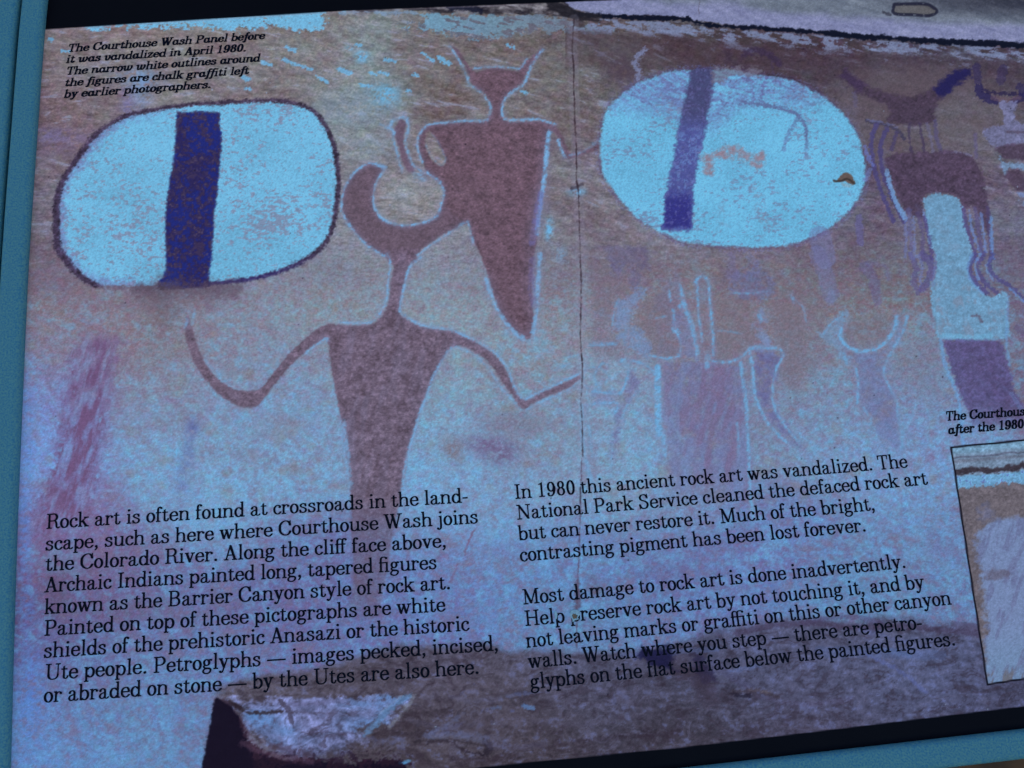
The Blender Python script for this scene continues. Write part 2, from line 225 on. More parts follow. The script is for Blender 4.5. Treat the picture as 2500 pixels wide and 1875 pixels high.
def field(X, Y, pts, s=150.):                       # smooth colour field, worked out coarsely and interpolated
    k = 8; ay, ax = np.arange(0, X.shape[0]-1+k, k).clip(max=X.shape[0]-1), np.arange(0, X.shape[1]-1+k, k).clip(max=X.shape[1]-1)
    ay, ax = np.unique(ay), np.unique(ax); c = field0(X[np.ix_(ay, ax)], Y[np.ix_(ay, ax)], pts, s)
    jy = np.arange(X.shape[0]); jx = np.arange(X.shape[1])
    iy = np.clip(np.searchsorted(ay, jy, 'right')-1, 0, len(ay)-2); ix = np.clip(np.searchsorted(ax, jx, 'right')-1, 0, len(ax)-2)
    fy = ((jy-ay[iy])/(ay[iy+1]-ay[iy]))[:, None, None]; fx = ((jx-ax[ix])/(ax[ix+1]-ax[ix]))[None, :, None]
    r0 = c[iy]*(1-fy)+c[iy+1]*fy
    return r0[:, ix]*(1-fx)+r0[:, ix+1]*fx
def field0(X, Y, pts, s):
    P = np.array(pts, float); num = np.zeros(X.shape+(3,)); den = np.zeros(X.shape)
    for p in P:
        w = np.exp(-((X-p[0])**2+(Y-p[1])**2)/(2*s*s))+2e-4/(1+((X-p[0])**2+(Y-p[1])**2)/1e5)
        den += w; num += w[..., None]*p[2:]
    return num/den[..., None]/255
def paint(X, Y):
    cA = field(X, Y, BASE, 95); cA = cA+(np.array([3, 9, 20.])/255)*np.exp(-(((X-1500)/330)**2+((Y-820)/190)**2))[..., None]+np.array([5, 11, 6.])/255*((1-ss(760, 1050, Y))*(1-.6*ss(1500, 1900, X)*(1-ss(400, 650, Y))))[..., None]; SH = X.shape
    masks = {}
    def win(P, pad):
        P = np.array(P); m = (X > P[:, 0].min()-pad) & (X < P[:, 0].max()+pad) & (Y > P[:, 1].min()-pad) & (Y < P[:, 1].max()+pad)
        r = np.nonzero(m.any(1))[0]; c = np.nonzero(m.any(0))[0]
        if len(r) == 0: return None
        return (slice(r[0], r[-1]+1), slice(c[0], c[-1]+1))
    def sd(P, smooth=True, pad=30):                  # signed distance field (inside > 0), -1e3 far away
        P = np.array(P, float)
        if smooth: P = spl(np.vstack([P, P[:1]]), 4)[:-1]
        o = np.full(SH, -1e3); w = win(P, pad)
        if w: o[w] = poly_sd(X[w], Y[w], P)
        return o
    def dl(P, pad=30, smooth=True):                  # distance to an open line
        P = spl(P, 5) if smooth else np.array(P, float)
        o = np.full(SH, 1e3); w = win(P, pad)
        if w:
            d = np.full(X[w].shape, 1e9)
            for i in range(len(P)-1): d = np.minimum(d, seg_d2(X[w], Y[w], P[i], P[i+1]))
            o[w] = np.sqrt(d)
        return o
    C = cA
    def mix(m, col):
        nonlocal C
        w = np.nonzero(m > .003)
        if len(w[0]) == 0: return
        mm = m[w][:, None]; col = np.array(col, float)
        if col.ndim == 1: C[w] = C[w]*(1-mm)+col/255*mm
        else: C[w] = C[w]*(1-mm)+col[w]*mm
    # fine relief of the photographed rock
    C = C+(np.array([8, 9, 5.])/255)*(ss(600, 800, Y)*(1-ss(1250, 1500, Y)*.5))[..., None]+(np.array([5, 6, 7.])/255)*(1-ss(500, 700, Y))[..., None]
    n1 = fbm(X, Y, 34, 9, 12, 4, 3); n2 = fbm(X, Y, 12, 9, 0, 3, 5, .7); n3 = fbm(X, Y, 90, 60, 0, 3, 7); n4 = fbm(X, Y, 5, 4, 0, 2, 9)
    n5 = fbm(X, Y, 26, 20, 35, 4, 11, .72); n6 = fbm(X, Y, 12, 45, 18, 4, 13); nv = fbm(X, Y, 26, 150, 8, 3, 15); wl = ss(650, 900, X)*(1-ss(420, 700, Y)*.7)
    warp = 14*np.sin(X/170.)+10*fbm(X, Y, 220, 160, 0, 2, 21)
    ns = fbm(X, Y+warp, 60, 7, 2, 3, 19)*(1-wl)+fbm(X, Y+warp, 60, 8, 17, 3, 23)*wl; n1 = fbm(X, Y+warp, 26, 7, 3, 4, 25)*(1-wl)+n1*wl
    nf = fbm(X, Y, 3.1, 2.7, 0, 2, 27); ng = fbm(X, Y, 6, 3.2, 8, 2, 29, .8)
    hi = np.array([110, 176, 224.])
    top = 1-ss(520, 760, Y); low = ss(700, 1050, Y); bott = ss(1180, 1320, Y)
    # shade of streaky ridges in the upper part
    r = ns*.55+n1*.7
    C = C*(1+(top*(r*.055+.03*fbm(X, Y+warp, 16, 4, 8, 2, 33)))[..., None]*np.array([1, 1.05, 1.1]))
    mid = (1-top)
    C = C+(mid*(n5*.016+n2*.018+ng*.024))[..., None]*np.array([-.1, .8, .9])+(top*ng*.022)[..., None]
    C = C+(top*n3*.02)[..., None]*np.array([.4, 1, 1])
    lw = ss(1180, 1330, Y); mix(np.clip(n5*.5+n2*.4-.1, 0, 1)*.2*lw, (102, 146, 196)); mix(np.clip(-n5*.5-n2*.4-.2, 0, 1)*.22*lw, (112, 100, 136))
    mix(np.clip((n3*.6+n5*.7+n2*.6-.5)*.17, 0, .38)*ss(560, 900, Y)*(1-ss(1480, 1600, Y)*0), (108, 170, 218))
    mix(np.clip((-n3*.6-n5*.7-n2*.5-.6)*.18, 0, .32)*ss(560, 760, Y), (122, 114, 142))
    mix(np.clip((fbm(X, Y, 40, 34, 0, 4, 91)-.9)*.28, 0, .3)*(ss(560, 700, Y)*(1-ss(1180, 1300, Y))), (130, 120, 122))
    mix(np.clip((n1*.8+ns*.7-1.5)*.6, 0, .5)*top*(1-ss(1500, 1800, X)*.45), (142, 152, 186))
    chroma = np.stack([fbm(X, Y, 13, 11, 0, 2, 81+k) for k in range(3)], -1); C = C+chroma*np.array([.007, .006, .008])
    # bleached patches left top, pale smudges, blue light glow painted along the lower left edge
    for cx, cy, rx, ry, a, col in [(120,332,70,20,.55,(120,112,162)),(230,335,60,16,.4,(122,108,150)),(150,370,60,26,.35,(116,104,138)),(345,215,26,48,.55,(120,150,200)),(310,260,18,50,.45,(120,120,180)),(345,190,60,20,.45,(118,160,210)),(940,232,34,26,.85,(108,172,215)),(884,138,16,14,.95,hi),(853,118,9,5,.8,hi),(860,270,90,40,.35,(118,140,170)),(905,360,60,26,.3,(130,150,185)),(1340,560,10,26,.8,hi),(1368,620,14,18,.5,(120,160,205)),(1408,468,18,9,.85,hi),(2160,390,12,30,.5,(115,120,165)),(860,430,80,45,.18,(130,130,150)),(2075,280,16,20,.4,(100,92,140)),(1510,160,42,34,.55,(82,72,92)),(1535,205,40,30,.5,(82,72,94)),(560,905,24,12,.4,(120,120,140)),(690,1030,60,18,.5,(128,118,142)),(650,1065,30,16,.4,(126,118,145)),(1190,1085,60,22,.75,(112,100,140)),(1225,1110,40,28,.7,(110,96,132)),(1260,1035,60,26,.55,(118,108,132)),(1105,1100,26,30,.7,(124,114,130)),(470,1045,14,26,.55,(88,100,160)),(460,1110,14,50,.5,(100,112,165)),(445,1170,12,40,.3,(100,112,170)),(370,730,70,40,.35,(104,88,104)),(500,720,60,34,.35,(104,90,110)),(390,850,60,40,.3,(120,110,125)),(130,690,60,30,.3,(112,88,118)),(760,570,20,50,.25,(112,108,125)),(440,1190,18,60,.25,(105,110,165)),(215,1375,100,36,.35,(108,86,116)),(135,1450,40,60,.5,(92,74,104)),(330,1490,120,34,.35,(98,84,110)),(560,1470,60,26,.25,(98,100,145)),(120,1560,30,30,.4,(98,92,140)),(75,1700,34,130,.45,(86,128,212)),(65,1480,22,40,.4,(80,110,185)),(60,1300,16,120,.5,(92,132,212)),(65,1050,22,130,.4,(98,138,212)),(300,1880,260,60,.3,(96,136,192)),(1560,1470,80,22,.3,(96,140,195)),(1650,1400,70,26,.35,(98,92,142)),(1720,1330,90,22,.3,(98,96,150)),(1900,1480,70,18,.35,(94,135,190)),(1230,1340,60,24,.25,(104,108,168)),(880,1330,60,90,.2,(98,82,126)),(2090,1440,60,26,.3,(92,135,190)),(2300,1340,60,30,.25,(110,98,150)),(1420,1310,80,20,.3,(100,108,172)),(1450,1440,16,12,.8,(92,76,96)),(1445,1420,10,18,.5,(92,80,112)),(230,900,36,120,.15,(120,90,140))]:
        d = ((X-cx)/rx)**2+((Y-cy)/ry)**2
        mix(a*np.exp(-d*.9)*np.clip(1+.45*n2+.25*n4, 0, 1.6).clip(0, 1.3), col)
    for x0, y0, x1, y1, wd in [(690,145,762,170,3),(700,115,720,125,4),(775,188,800,200,3),(595,190,606,194,5),(640,152,660,158,4),(830,170,855,178,5),(925,176,946,182,3),(940,145,965,150,3),(880,208,908,210,3),(995,222,1003,223,3),(1010,182,1020,184,3),(940,215,955,218,2),(1072,142,1096,156,5),(1240,112,1256,117,3),(1030,130,1060,150,2),(905,178,918,182,2.5),(120,95,128,98,3),(150,125,170,126,2),(600,215,612,217,3),(430,1095,432,1112,2),(1275,223,1288,226,3),(870,108,880,112,3)]:
        d = dl([(x0, y0), (x1, y1)], 20, False); mix(ss(wd+2.5, wd-1, d+n4*1.6)*.8, hi)
    # pale plaster along the top of the print
    pw = sd(t1((560,196),(700,178),(830,172),(1000,184),(1300,172),(1500,196),(1700,168),(1800,180),(1930,208),(2080,180),(2130,150),(2050,95),(2300,40),(1400,60),(560,140)), False)
    mix(ss(-3, 4, pw+n2*5+n4*1.5)*.96*ss(-2.1, -1.5, n1-n4*.4), (114, 180, 222))
    pw = sd(t2((395,176),(520,160),(530,100),(600,86),(900,92),(1300,88),(1480,120),(1600,150),(1780,190),(1700,215),(1500,198),(1210,196),(1100,228),(900,244),(700,216),(520,196)), False)
    q = ss(-4, 4, pw+n2*6+n4*2); mix(q*(.75-.25*ss(930+830-830, 1300, X)), (112, 170, 210)); mix(q*ss(.35, 1.0, n1+n2*.4)*.7, (92, 82, 96)); mix(q*ss(1190, 1330, X)*.35, (110, 105, 125))
    pw = sd(t2((0,66),(500,70),(530,92),(0,100)), False); mix(ss(-2, 3, pw+n2*3)*.6*ss(-.6, .5, n1), (120, 150, 190))
    d = dl(t2((60,62),(250,66),(500,60),(700,66),(900,68),(1150,78),(1400,50)), 20); mix(ss(6, 2, d+n1*2.2)*.8, (40, 36, 44))
    pw = sd(t2((520,30),(900,10),(1440,-30),(1520,60),(1600,120),(1500,120),(1300,92),(900,82),(560,76)), False); mix(ss(-3, 3, pw+n2*2)*.85, np.clip((np.array([78, 74, 84])/255)[None, None]+.13*(n1*.8+n2*.4)[..., None], .03, .7))
    d = dl(t2((700,50),(820,55),(900,70)), 20); mix(ss(9, 3, d+n2*2)*.85, (22, 24, 44))
    # rubble strip below the dark crack
    ck = t2((1330,10),(1400,55),(1500,88),(1650,98),(1800,110),(2000,118),(2212,122))+t3((100,142),(200,160),(400,175),(600,188),(900,208),(1100,228),(1300,242),(1500,256),(1900,276),(2212,292),(3000,350))
    dk = dl(ck, 90); 
    ckx = np.array(ck)[:, 0]; cky = np.array(ck)[:, 1]; below = Y-np.interp(X, ckx, cky)
    q = (X > 1400)*ss(4, 10, below)*(1-ss(24, 46, below+n3*6+8*n2))
    mix(q*ss(-.3, .5, n1*.8+n2*.5)*.8, (122, 134, 172)); mix(q*ss(.5, 1.1, -n1)*.7, (64, 54, 60))
    q = (X > 1400)*ss(20, 30, below)*(1-ss(50, 80, below)); mix(q*ss(1.15, 1.6, n1*.8+n2*.4)*.75, (128, 138, 176))
    mix((X > 1380)*ss(30, 50, below)*(1-ss(95, 170, below+n3*14))*.45, (66, 50, 62))
    # overhang and sky strip
    k = sd(SKYBAND, False, 40); sk = np.array([128, 132, 172.])/255*np.ones(SH+(3,))
    yy = -below
    sk = sk*(1-ss(30, 60, yy+n3*6)[..., None]*(1-np.array([.86, .90, .80])))
    sk = sk*(1-(ss(2050, 2420, X)*ss(45, 100, yy))[..., None]*(1-np.array([.58, .56, .60])))
    sk = sk+(n1*.012+n2*.012+ns*.012)[..., None]
    mix(ss(-2, 2, k+n2), sk*1.0)
    mix(ss(1.5, .3, np.abs(dl(t3((130,0),(120,60),(125,90)), 10)))*.5, (80, 70, 80))
    rg = sd(t3((1380,30),(1570,28),(1625,50),(1648,75),(1600,98),(1500,92),(1380,84)), True); mix(ss(-2, 2, rg)*.55, (96, 88, 84)); mix(ss(5.5, 2.5, np.abs(rg+1))*.85*ss(-1.6, -.4, n2+.3), (30, 30, 50))
    mix(ss(6, 2, dl(t3((1310,80),(1350,95)), 12)+n4)*.7, (50, 50, 66))
    mix(ss(7, 3, np.where(X > 1400, dk+n2*1.3+n5*1.0+ng*.5-2.4*ss(1800, 2300, X), 1e3))*.95, (12, 16, 34)); mix(ss(14, 6, np.where((X > 1330) & (X < 1470), dk, 1e3)+n1*4)*.8, (34, 32, 40))
    # figures in brown paint
    brown = np.array([92, 70, 90.])
    def figure(P, col, noise=.05, soft=3.0, name=None, a=.93, hole=None, fade=None, rough=1.4):
        d = sd(P)
        m = ss(-soft, soft, d+rough*n4*.5+n2*.6+nf*.6)
        if hole is not None: m = m*(1-ss(-3, 3, sd(hole)+n4))
        if fade is not None: m = m*fade
        cc = np.array(col)/255*np.ones(SH+(3,))*(1+noise*(n2*.6+n5*.5+n4*.5+ng*.7))[..., None]
        mix(m*a, cc)
        if name: masks[name] = (d > 0) if hole is None else (d > 0) & (sd(hole) < 0)
        return d
    def chalk(P, wd=4.2, a=.9, col=(120, 168, 216), brk=.3, soft=2.5, smooth=True):
        d = dl(P, 25, smooth); m = ss(wd+soft, wd-soft*1.3, d+n4*.9+nf*1.1+.3)*a*1.1*(.38+.62*ss(-1.0, .5, fbm(X, Y, 9, 9, 0, 2, 61)))
        halo = np.exp(-(d/(wd*2.6))**2)*.32*a
        mix(halo, (122, 128, 170)); mix(m.clip(0, 1), col)
    figure(ARM_A, (104, 84, 104), name='raised_arm')
    figure(FIG_A, (103, 80, 97), hole=HOLE_A, name='horned_figure', noise=.075)
    bodyB = (98, 84, 108)
    cb = np.array([102, 84, 102.])
    figure(HEAD_B, cb, name='crescent_headed_figure')
    fade = 1-.6*ss(1200, 1330, Y)-.4*ss(1420, 1540, Y)
    dB = figure(FIG_B, (108, 91, 112), fade=fade.clip(.0, 1), noise=.085, name='b2', rough=1.8)
    mix(ss(0, 20, dB)*np.clip(nv*.8+n6*.4, 0, 1)*.25*(1-ss(1150, 1300, Y)), (122, 118, 150))
    mix(ss(0, 20, dB)*np.clip(-n6*.5-n2*.4, 0, 1)*.3*(1-ss(1150, 1300, Y)), (76, 62, 78))
    masks['crescent_headed_figure'] = masks['crescent_headed_figure'] | (masks.pop('b2') & (Y < 1500))
    mix(ss(-5, 5, sd(t8((60,0),(370,0),(330,200),(300,420),(250,560),(260,680),(60,680),(80,400))))*.22, (86, 66, 92))
    mix(ss(4, 0, dl(t2((740,330),(830,460)), 12))*0, (100, 80, 96))
    L = [t2((705,300),(730,330),(790,430),(815,490),(835,545),(900,585),(935,630),(965,680),(965,730),(935,775),(800,775),(680,790),(600,795),(545,820),(505,880),(503,960),(530,1040)),
         t2((1300,318),(1230,420),(1215,460),(1180,540),(1090,605),(1055,650),(1042,730),(1080,772),(1200,770),(1290,770),(1385,800)),
         t2((865,440),(960,430),(1100,435),(1155,440),(1200,380)),
         t2((1345,855),(1330,960),(1318,1100),(1300,1240),(1275,1400),(1265,1500)),
         t2((1400,900),(1420,950),(1445,1010)),
         t2((1480,1000),(1560,975),(1640,920),(1668,890)),
         t2((340,850),(355,940),(375,1020),(400,1100)), t2((430,770),(440,830),(420,900),(440,990),(470,1060),(540,1110)),
         t2((290,1075),(235,1060),(190,1050),(110,1095),(45,1180),(12,1270),(15,1360),(55,1440),(110,1510),(180,1580),(290,1650)),
         t2((285,1090),(240,1160),(215,1240),(222,1330),(260,1395),(330,1435),(420,1450),(540,1430),(620,1390),(650,1320),(668,1240),(640,1170),(560,1110)),
         t5((305,0),(325,60),(310,180),(300,290),(260,380),(190,440),(80,445),(0,440)), t5((520,20),(450,80),(420,180),(395,290),(388,370),(440,415),(560,468),(700,485),(800,525),(900,575),(1000,640),(1080,740),(1120,850),(1180,930),(1300,880),(1440,815),(1530,775)),
         t5((730,590),(670,660),(600,790),(555,910),(510,1030),(470,1170),(430,1300),(410,1420),(395,1540)),
         t5((740,595),(860,645),(960,740),(1020,840),(1090,920),(1140,975)), t5((1195,1005),(1240,975),(1340,930),(1450,880),(1540,820)),
         t5((1285,0),(1280,120),(1268,240),(1262,380),(1240,500)), t5((940,160),(980,280),(1040,400),(1110,490),(1180,545)),
         t4((2105,560),(2090,545),(1960,640)), t2((500,1640),(590,1570),(700,1500),(800,1432),(830,1450),(855,1560)),
         t2((590,860),(640,930),(678,1020),(650,1062),(590,1010),(550,930))]
    W = [3.4,3.4,2.6,6,4,2.6,3.4,3.4,3.2,3.2,3.2,3.2,3.4,3,3,6,6,3,3.2,1.6]; AA = [.75,.85,.7,.9,.8,.6,.7,.7,.85,.9,.8,.85,.75,.6,.7,.75,.75,.7,.6,.35]
    for P, w_, a_ in zip(L, W, AA): chalk(P, w_, a_)
    chalk(t2((1290,1250),(1265,1400),(1235,1560)), 9, .5, (108, 104, 168), .5); chalk(t5((1240,40),(1230,200),(1250,330)), 9, .45, (106, 98, 150), .5)
    chalk(t2((345,770),(320,820),(345,850)), 5, .7); chalk(t2((370,760),(420,755),(440,790)), 3.5, .6); chalk(t2((260,800),(330,830)), 3, .45); chalk(t2((480,1120),(540,1150)), 8, .6)
    chalk(t4((1205,420),(1190,470)), 4, .6); chalk(t4((1250,360),(1240,450)), 3, .5); chalk(t4((1830,580),(1780,700)), 3, .45); chalk(t4((1320,680),(1420,780)), 3, .35)
    chalk(t5((20,1080),(50,1350),(70,1500)), 7, .5); chalk(t4((2212,1100),(2240,1300)), 5, .4)
    # left shield
    dS = sd(SHIELD_L); e = dS+n4*.8+n2*1.0+nf*.6; inn = ss(-2, 3, e)
    cs = np.array([113, 181, 222.])/255*np.ones(SH+(3,))*(1+.018*n3)[..., None]
    mix(inn, cs); masks['left_shield'] = dS > 0
    sp = fbm(X, Y, 11, 5.5, 4, 3, 41, .75); clump = fbm(X, Y, 110, 90, 0, 3, 43)
    right = ss(520, 620, X)
    mix(inn*ss(.75, 1.7, sp+clump*.55+.3*right+ss(330, 500, Y)*.45-.35)*.72, (130, 128, 158))
    mix(inn*ss(26, 2, dS+n2*5)*ss(500, 200, X)*.65, (116, 116, 172)); mix(inn*ss(1.5, 2.2, n4)*.3, (100, 110, 140))
    ol = np.interp(X, [110, 160, 260, 600, 760, 830], [7.5, 7.5, 5.2, 4.6, 5.4, 6])+1.5*ss(400, 600, Y)*ss(300, 150, X)
    ob = ss(ol+4, ol-4, np.abs(dS+4)+n4*.7+n2*.9+nf*.8)*(1-.75*ss(235, 260, X)*(1-ss(360, 400, X))*ss(640, 670, Y))
    mix(ob*.9, np.array([62, 50, 76.])/255*np.ones(SH+(3,))*(1+.12*n2+.12*n4)[..., None]); mix(ob*ss(600, 690, Y)*ss(380, 520, X)*.55, (46, 42, 120))
    masks['left_shield'] |= (np.abs(dS+4) < ol)
    dB2 = sd(BAND_L); m = ss(-4, 4, dB2+n4*.9+n2*.8); mix(m*.97, (42, 34, 84)); masks['left_band'] = dB2 > 0
    br = fbm(X, Y, 9, 9, 0, 3, 51, .8)
    mix(m*ss(-.1, 1.2, br+ .9*ss(350, 270, Y)+.35*ss(560, 680, Y)*0)*.6, (70, 56, 82)); mix(m*ss(.0, 1.6, -br+fbm(X, Y, 40, 60, 0, 2, 53)*.8)*.7, (30, 44, 132)); mix(m*ss(1.4, 2, n4+br*.3)*.5, (96, 84, 110))
    mix(ss(34, 4, np.abs(dl(t4((900,228),(1100,222),(1500,222)), 40)+n2*5))*.5, (84, 70, 88)); mix(ss(55, 10, np.hypot((X-400)*.8, (Y-735)*.5)+n2*8)*.35, (92, 82, 98))
    # right shield
    dR = sd(SHIELD_R); e = dR+n4*.8+n2*.9+nf*.6; inn = ss(-5, 5, e)
    cs = np.array([108, 180, 222.])/255*np.ones(SH+(3,))*(1+.02*n3)[..., None]
    mix(inn, cs); masks['right_shield'] = dR > 0
    edge = np.interp(X, [1460, 1500, 1560, 1640, 1740, 1800, 1830, 1900, 1960, 2040, 2100], [255, 262, 270, 285, 320, 275, 262, 258, 275, 250, 300])
    up = ss(22, -22, Y-edge+n2*12+ns*5)
    mix(inn*up*np.clip(.5+.2*ss(1720, 1640, X)+.1*ns+.2*n2+.12*ng, .1, .9)*(1-.6*ss(1900, 2040, X)), (108, 122, 178)); mix(inn*up*ss(.5, 1.5, ns*.5+.6*ng+.3*n2)*.4, (92, 90, 132)); mix(inn*up*ss(.5, 1.3, -ns)*.5, (110, 176, 218))
    mix(inn*ss(1.0, 2.0, sp+clump*.55-.1+.3*ss(430, 540, Y))*.6, (116, 120, 158))
    mix(ss(6, 0, np.abs(dR+3)+n4*1.4+n2)*.5*ss(-1.2, .8, n5+.4), (88, 74, 118)); mix(ss(12, 3, np.abs(dR+9)+n4*4)*.4*ss(0, 1.2, n4)*1.2, (112, 122, 190))
    dBR = sd(BAND_R); m = ss(-6, 6, dBR+n4*1.4+n2*1.5); mix(m*.88, (66, 62, 104)); masks['right_band'] = dBR > 0
    mix(m*ss(260, 330, Y)*.75, (80, 86, 158)); mix(m*ss(280, 340, Y)*ss(.0, 1.3, br)*.5, (112, 150, 210)); mix(m*ss(450, 500, Y)*(1-ss(548, 565, Y))*.85, (48, 46, 124)); mix(m*ss(.6, 1.4, n4+n2*.5)*.4, (108, 110, 168))
    mix(ss(6.5, 2, dl(t3((400,660),(560,680),(700,710),(770,750),(808,820),(815,900),(808,1000)), 20)+n4*1.8)*.75*(1-.6*ss(330, 370, Y)), (92, 96, 142))
    mix(ss(7.5, 2, dl(t3((770,750),(720,820),(690,880),(672,960)), 20)+n4*2.2)*.6, (98, 112, 160)); mix(ss(5, 1, dl(t3((560,500),(530,580),(525,660)), 15)+n4*2)*.6, (96, 96, 150)); mix(ss(5, 1, dl(t3((470,560),(475,650)), 15)+n4*2)*.5, (96, 96, 150))
    rp = sd(t3((130,1000),(220,985),(300,950),(380,945),(430,980),(530,990),(530,1070),(470,1060),(380,1020),(300,1010),(200,1030),(210,1100),(170,1110),(160,1040)), True); mix(ss(-10, 5, rp+n2*2.5+n4)*np.clip(.66+.22*n2+.1*ng, .1, .9), (146, 122, 140))
    mix(ss(22, 0, np.abs(X-1855-.18*(Y-500)))*ss(440, 460, Y)*(1-ss(560, 590, Y))*ss(.1, .9, n2)*.55, (124, 130, 160)); mix(ss(24, 0, np.abs(X-1765))*ss(490, 510, Y)*(1-ss(550, 580, Y))*ss(.3, 1, n2)*.35, (118, 130, 162))
    hl = sd(t3((985,1155),(1010,1165),(1030,1130),(1065,1105),(1105,1125),(1128,1175),(1110,1190),(1060,1165),(1020,1172),(990,1170)), False); mix(ss(-2, 2, hl+n4*.6), (98, 84, 82)); mix(ss(4, 1, dl(t3((990,1162),(1030,1165),(1075,1150),(1122,1180)), 10))*.8, (54, 46, 46)); mix(ss(-3, 3, sd(t3((1030,1172),(1110,1190),(1090,1206),(1050,1200)), False))*.5, (150, 158, 170))
    masks['right_shield'] &= ~masks['right_band']; masks['left_shield'] &= ~masks['left_band']
    # marks above and beside the right shield
    mix(ss(9, 2, dl(t2((1960,320),(1910,370),(1900,420),(1925,460),(1915,500)), 20)+n4*3)*.7, (128, 138, 182))
    mix(ss(14, 4, dl(t3((420,330),(520,330),(610,380),(640,420)), 25)+n2*3)*.55, (54, 42, 76)); mix(ss(9, 2, dl(t3((590,400),(600,470)), 25)+n2*3)*.4, (70, 58, 96)); mix(ss(4, 0, dl(t3((560,480),(700,500),(770,530)), 25)+n2*1)*.6, (50, 38, 50)); mix(ss(16, 2, dl(t3((310,310),(330,400),(440,420)), 25)+n2*4)*.35, (60, 46, 70))
    pw = sd(t3((200,450),(330,430),(520,460),(500,490),(420,480),(330,480),(250,530),(210,520)), True); mix(ss(-4, 4, pw+n2*4)*.6, (112, 106, 124))
    mix(ss(20, 4, np.hypot(X-1795, (Y-235)*1.0)+n2*5)*0, hi)
    # far right figures
    navy = (32, 30, 84)
    mix(ss(230, 150, np.hypot((X-2250)*.75, (Y-290)*1.6)+n2*8)*.5*(dR < -3), (104, 96, 106)); mix(ss(110, 60, np.hypot((X-2200)*.5, (Y-215)*1.4)+n2*8)*.4*(dR < -3), (92, 78, 90))
    V = t3((1030,470),(1070,450),(1150,520),(1300,590),(1450,622),(1600,580),(1740,480),(1840,440),(1862,490),(1700,600),(1640,690),(1620,790),(1335,790),(1360,700),(1180,610),(1090,560))
    dV = sd(V); mix(ss(-8, 6, dV+n2*3)*.85, np.array([68, 55, 76.])/255*np.ones(SH+(3,))*(1+.06*n2+.06*ng)[..., None]); mix(ss(-7, 7, sd(t3((1640,560),(1740,470),(1850,440),(1862,490),(1800,530),(1700,610),(1640,600)))+n2*3)*.85, navy); mix(ss(-8, 8, sd(t3((1030,480),(1080,460),(1180,550),(1130,580)))+n2*3)*.4, (58, 42, 84))
    masks['dim_horned_figure'] = dV > -2
    for P, w_, a_, col in [(t3((1480,790),(1470,850),(1490,980)),3,.7,(66,56,88)),(t3((1540,800),(1560,900),(1575,985)),3,.7,(66,56,88)),(t3((1590,800),(1610,880),(1630,980)),3,.4,(110,110,160)),(t3((1640,780),(1650,880),(1680,980)),4,.6,(80,74,118)),
        (t3((1200,775),(1330,800),(1400,840),(1440,890)),4,.85,(66,62,88)),(t3((1210,770),(1320,790),(1400,820)),2,.5,(115,120,165)),(t3((1260,800),(1232,900),(1238,1020),(1265,1130),(1310,1270),(1370,1420)),5,.85,(76,70,122)),(t3((1330,830),(1290,930),(1295,1050),(1330,1180),(1390,1320),(1440,1430)),5,.85,(74,68,118)),(t3((1395,850),(1360,960)),4,.75,(72,64,104)),
        (t3((1190,940),(1215,1020),(1240,1060)),4,.7,(106,118,190)),(t3((1190,1160),(1220,1090)),5,.5,(110,130,195)),(t3((1330,1105),(1352,1190),(1390,1300),(1445,1400)),5.5,.85,(114,152,205)),(t3((1520,1320),(1560,1370),(1590,1420)),4,.8,(116,140,200)),
        (t3((1700,975),(1800,985),(1870,1000)),2.5,.6,(112,108,150)),(t3((1900,870),(1905,1010)),4,.4,(92,84,140)),(t3((1120,600),(1130,680)),5,.35,(88,84,128)),(t3((1150,1400),(1160,1560)),9,.6,(98,94,150)),(t3((900,1520),(935,1659)),26,.45,(110,116,168))]:
        mix(ss(w_+2, w_-1.5, dl(P, 25)+n4*1.4)*a_, col)
    dT = sd(t3((1310,1010),(1400,985),(1600,975),(1760,975),(1860,1000),(1920,1060),(1960,1180),(1985,1330),(1985,1500),(1930,1400),(1900,1330),(1820,1330),(1790,1270),(1690,1245),(1590,1248),(1560,1300),(1560,1400),(1450,1360),(1400,1250),(1350,1130)))
    mix(ss(-4, 4, dT+n4*2+n2)*.88, np.array([77, 62, 86.])/255*np.ones(SH+(3,))*(1+.07*n2+.07*n4)[..., None]); masks['dim_horned_figure'] |= dT > 0
    dLt = sd(t3((1565,1290),(1600,1252),(1700,1250),(1790,1285),(1825,1400),(1860,1550),(1885,1680))+t6((1850,100),(1920,220),(2000,280),(2095,250),(2100,400),(2095,545),(1690,545),(1645,450),(1612,300),(1622,200),(1650,100),(1640,0))+t3((1600,1560),(1585,1420)))
    mix(ss(-3, 3, dLt+n4*1.3+n2)*.92, np.array([108, 154, 192.])/255*np.ones(SH+(3,))*(1+.035*n2+.02*n4)[..., None]); mix(ss(0, 10, dLt)*np.clip(n5*.4+n3*.3, 0, 1)*.35, (122, 138, 168)); mix(ss(0, 6, dLt)*ss(640, 720, Y)*ss(.3, 1.4, n5)*.5, (122, 132, 158)); masks['pale_torso'] = dLt > 0
    mix(ss(6, 1, dl(t6((1880,400),(1920,400),(1940,435)), 12)+n4)*.7, (92, 82, 104))
    dP = sd(t6((1692,562),(1800,550),(2065,562),(2105,690),(2150,880),(2212,980),(2212,1100),(1880,1100),(1850,1000),(1800,900),(1745,750)), False)
    mix(ss(-5, 5, dP+n4*2+n2*1.5)*.8*(1-.75*ss(960, 1090, Y)), np.array([84, 74, 122.])/255*np.ones(SH+(3,))*(1+.06*n2+.05*n4)[..., None]); masks['purple_block'] = (dP > 0) & (Y < 1010)
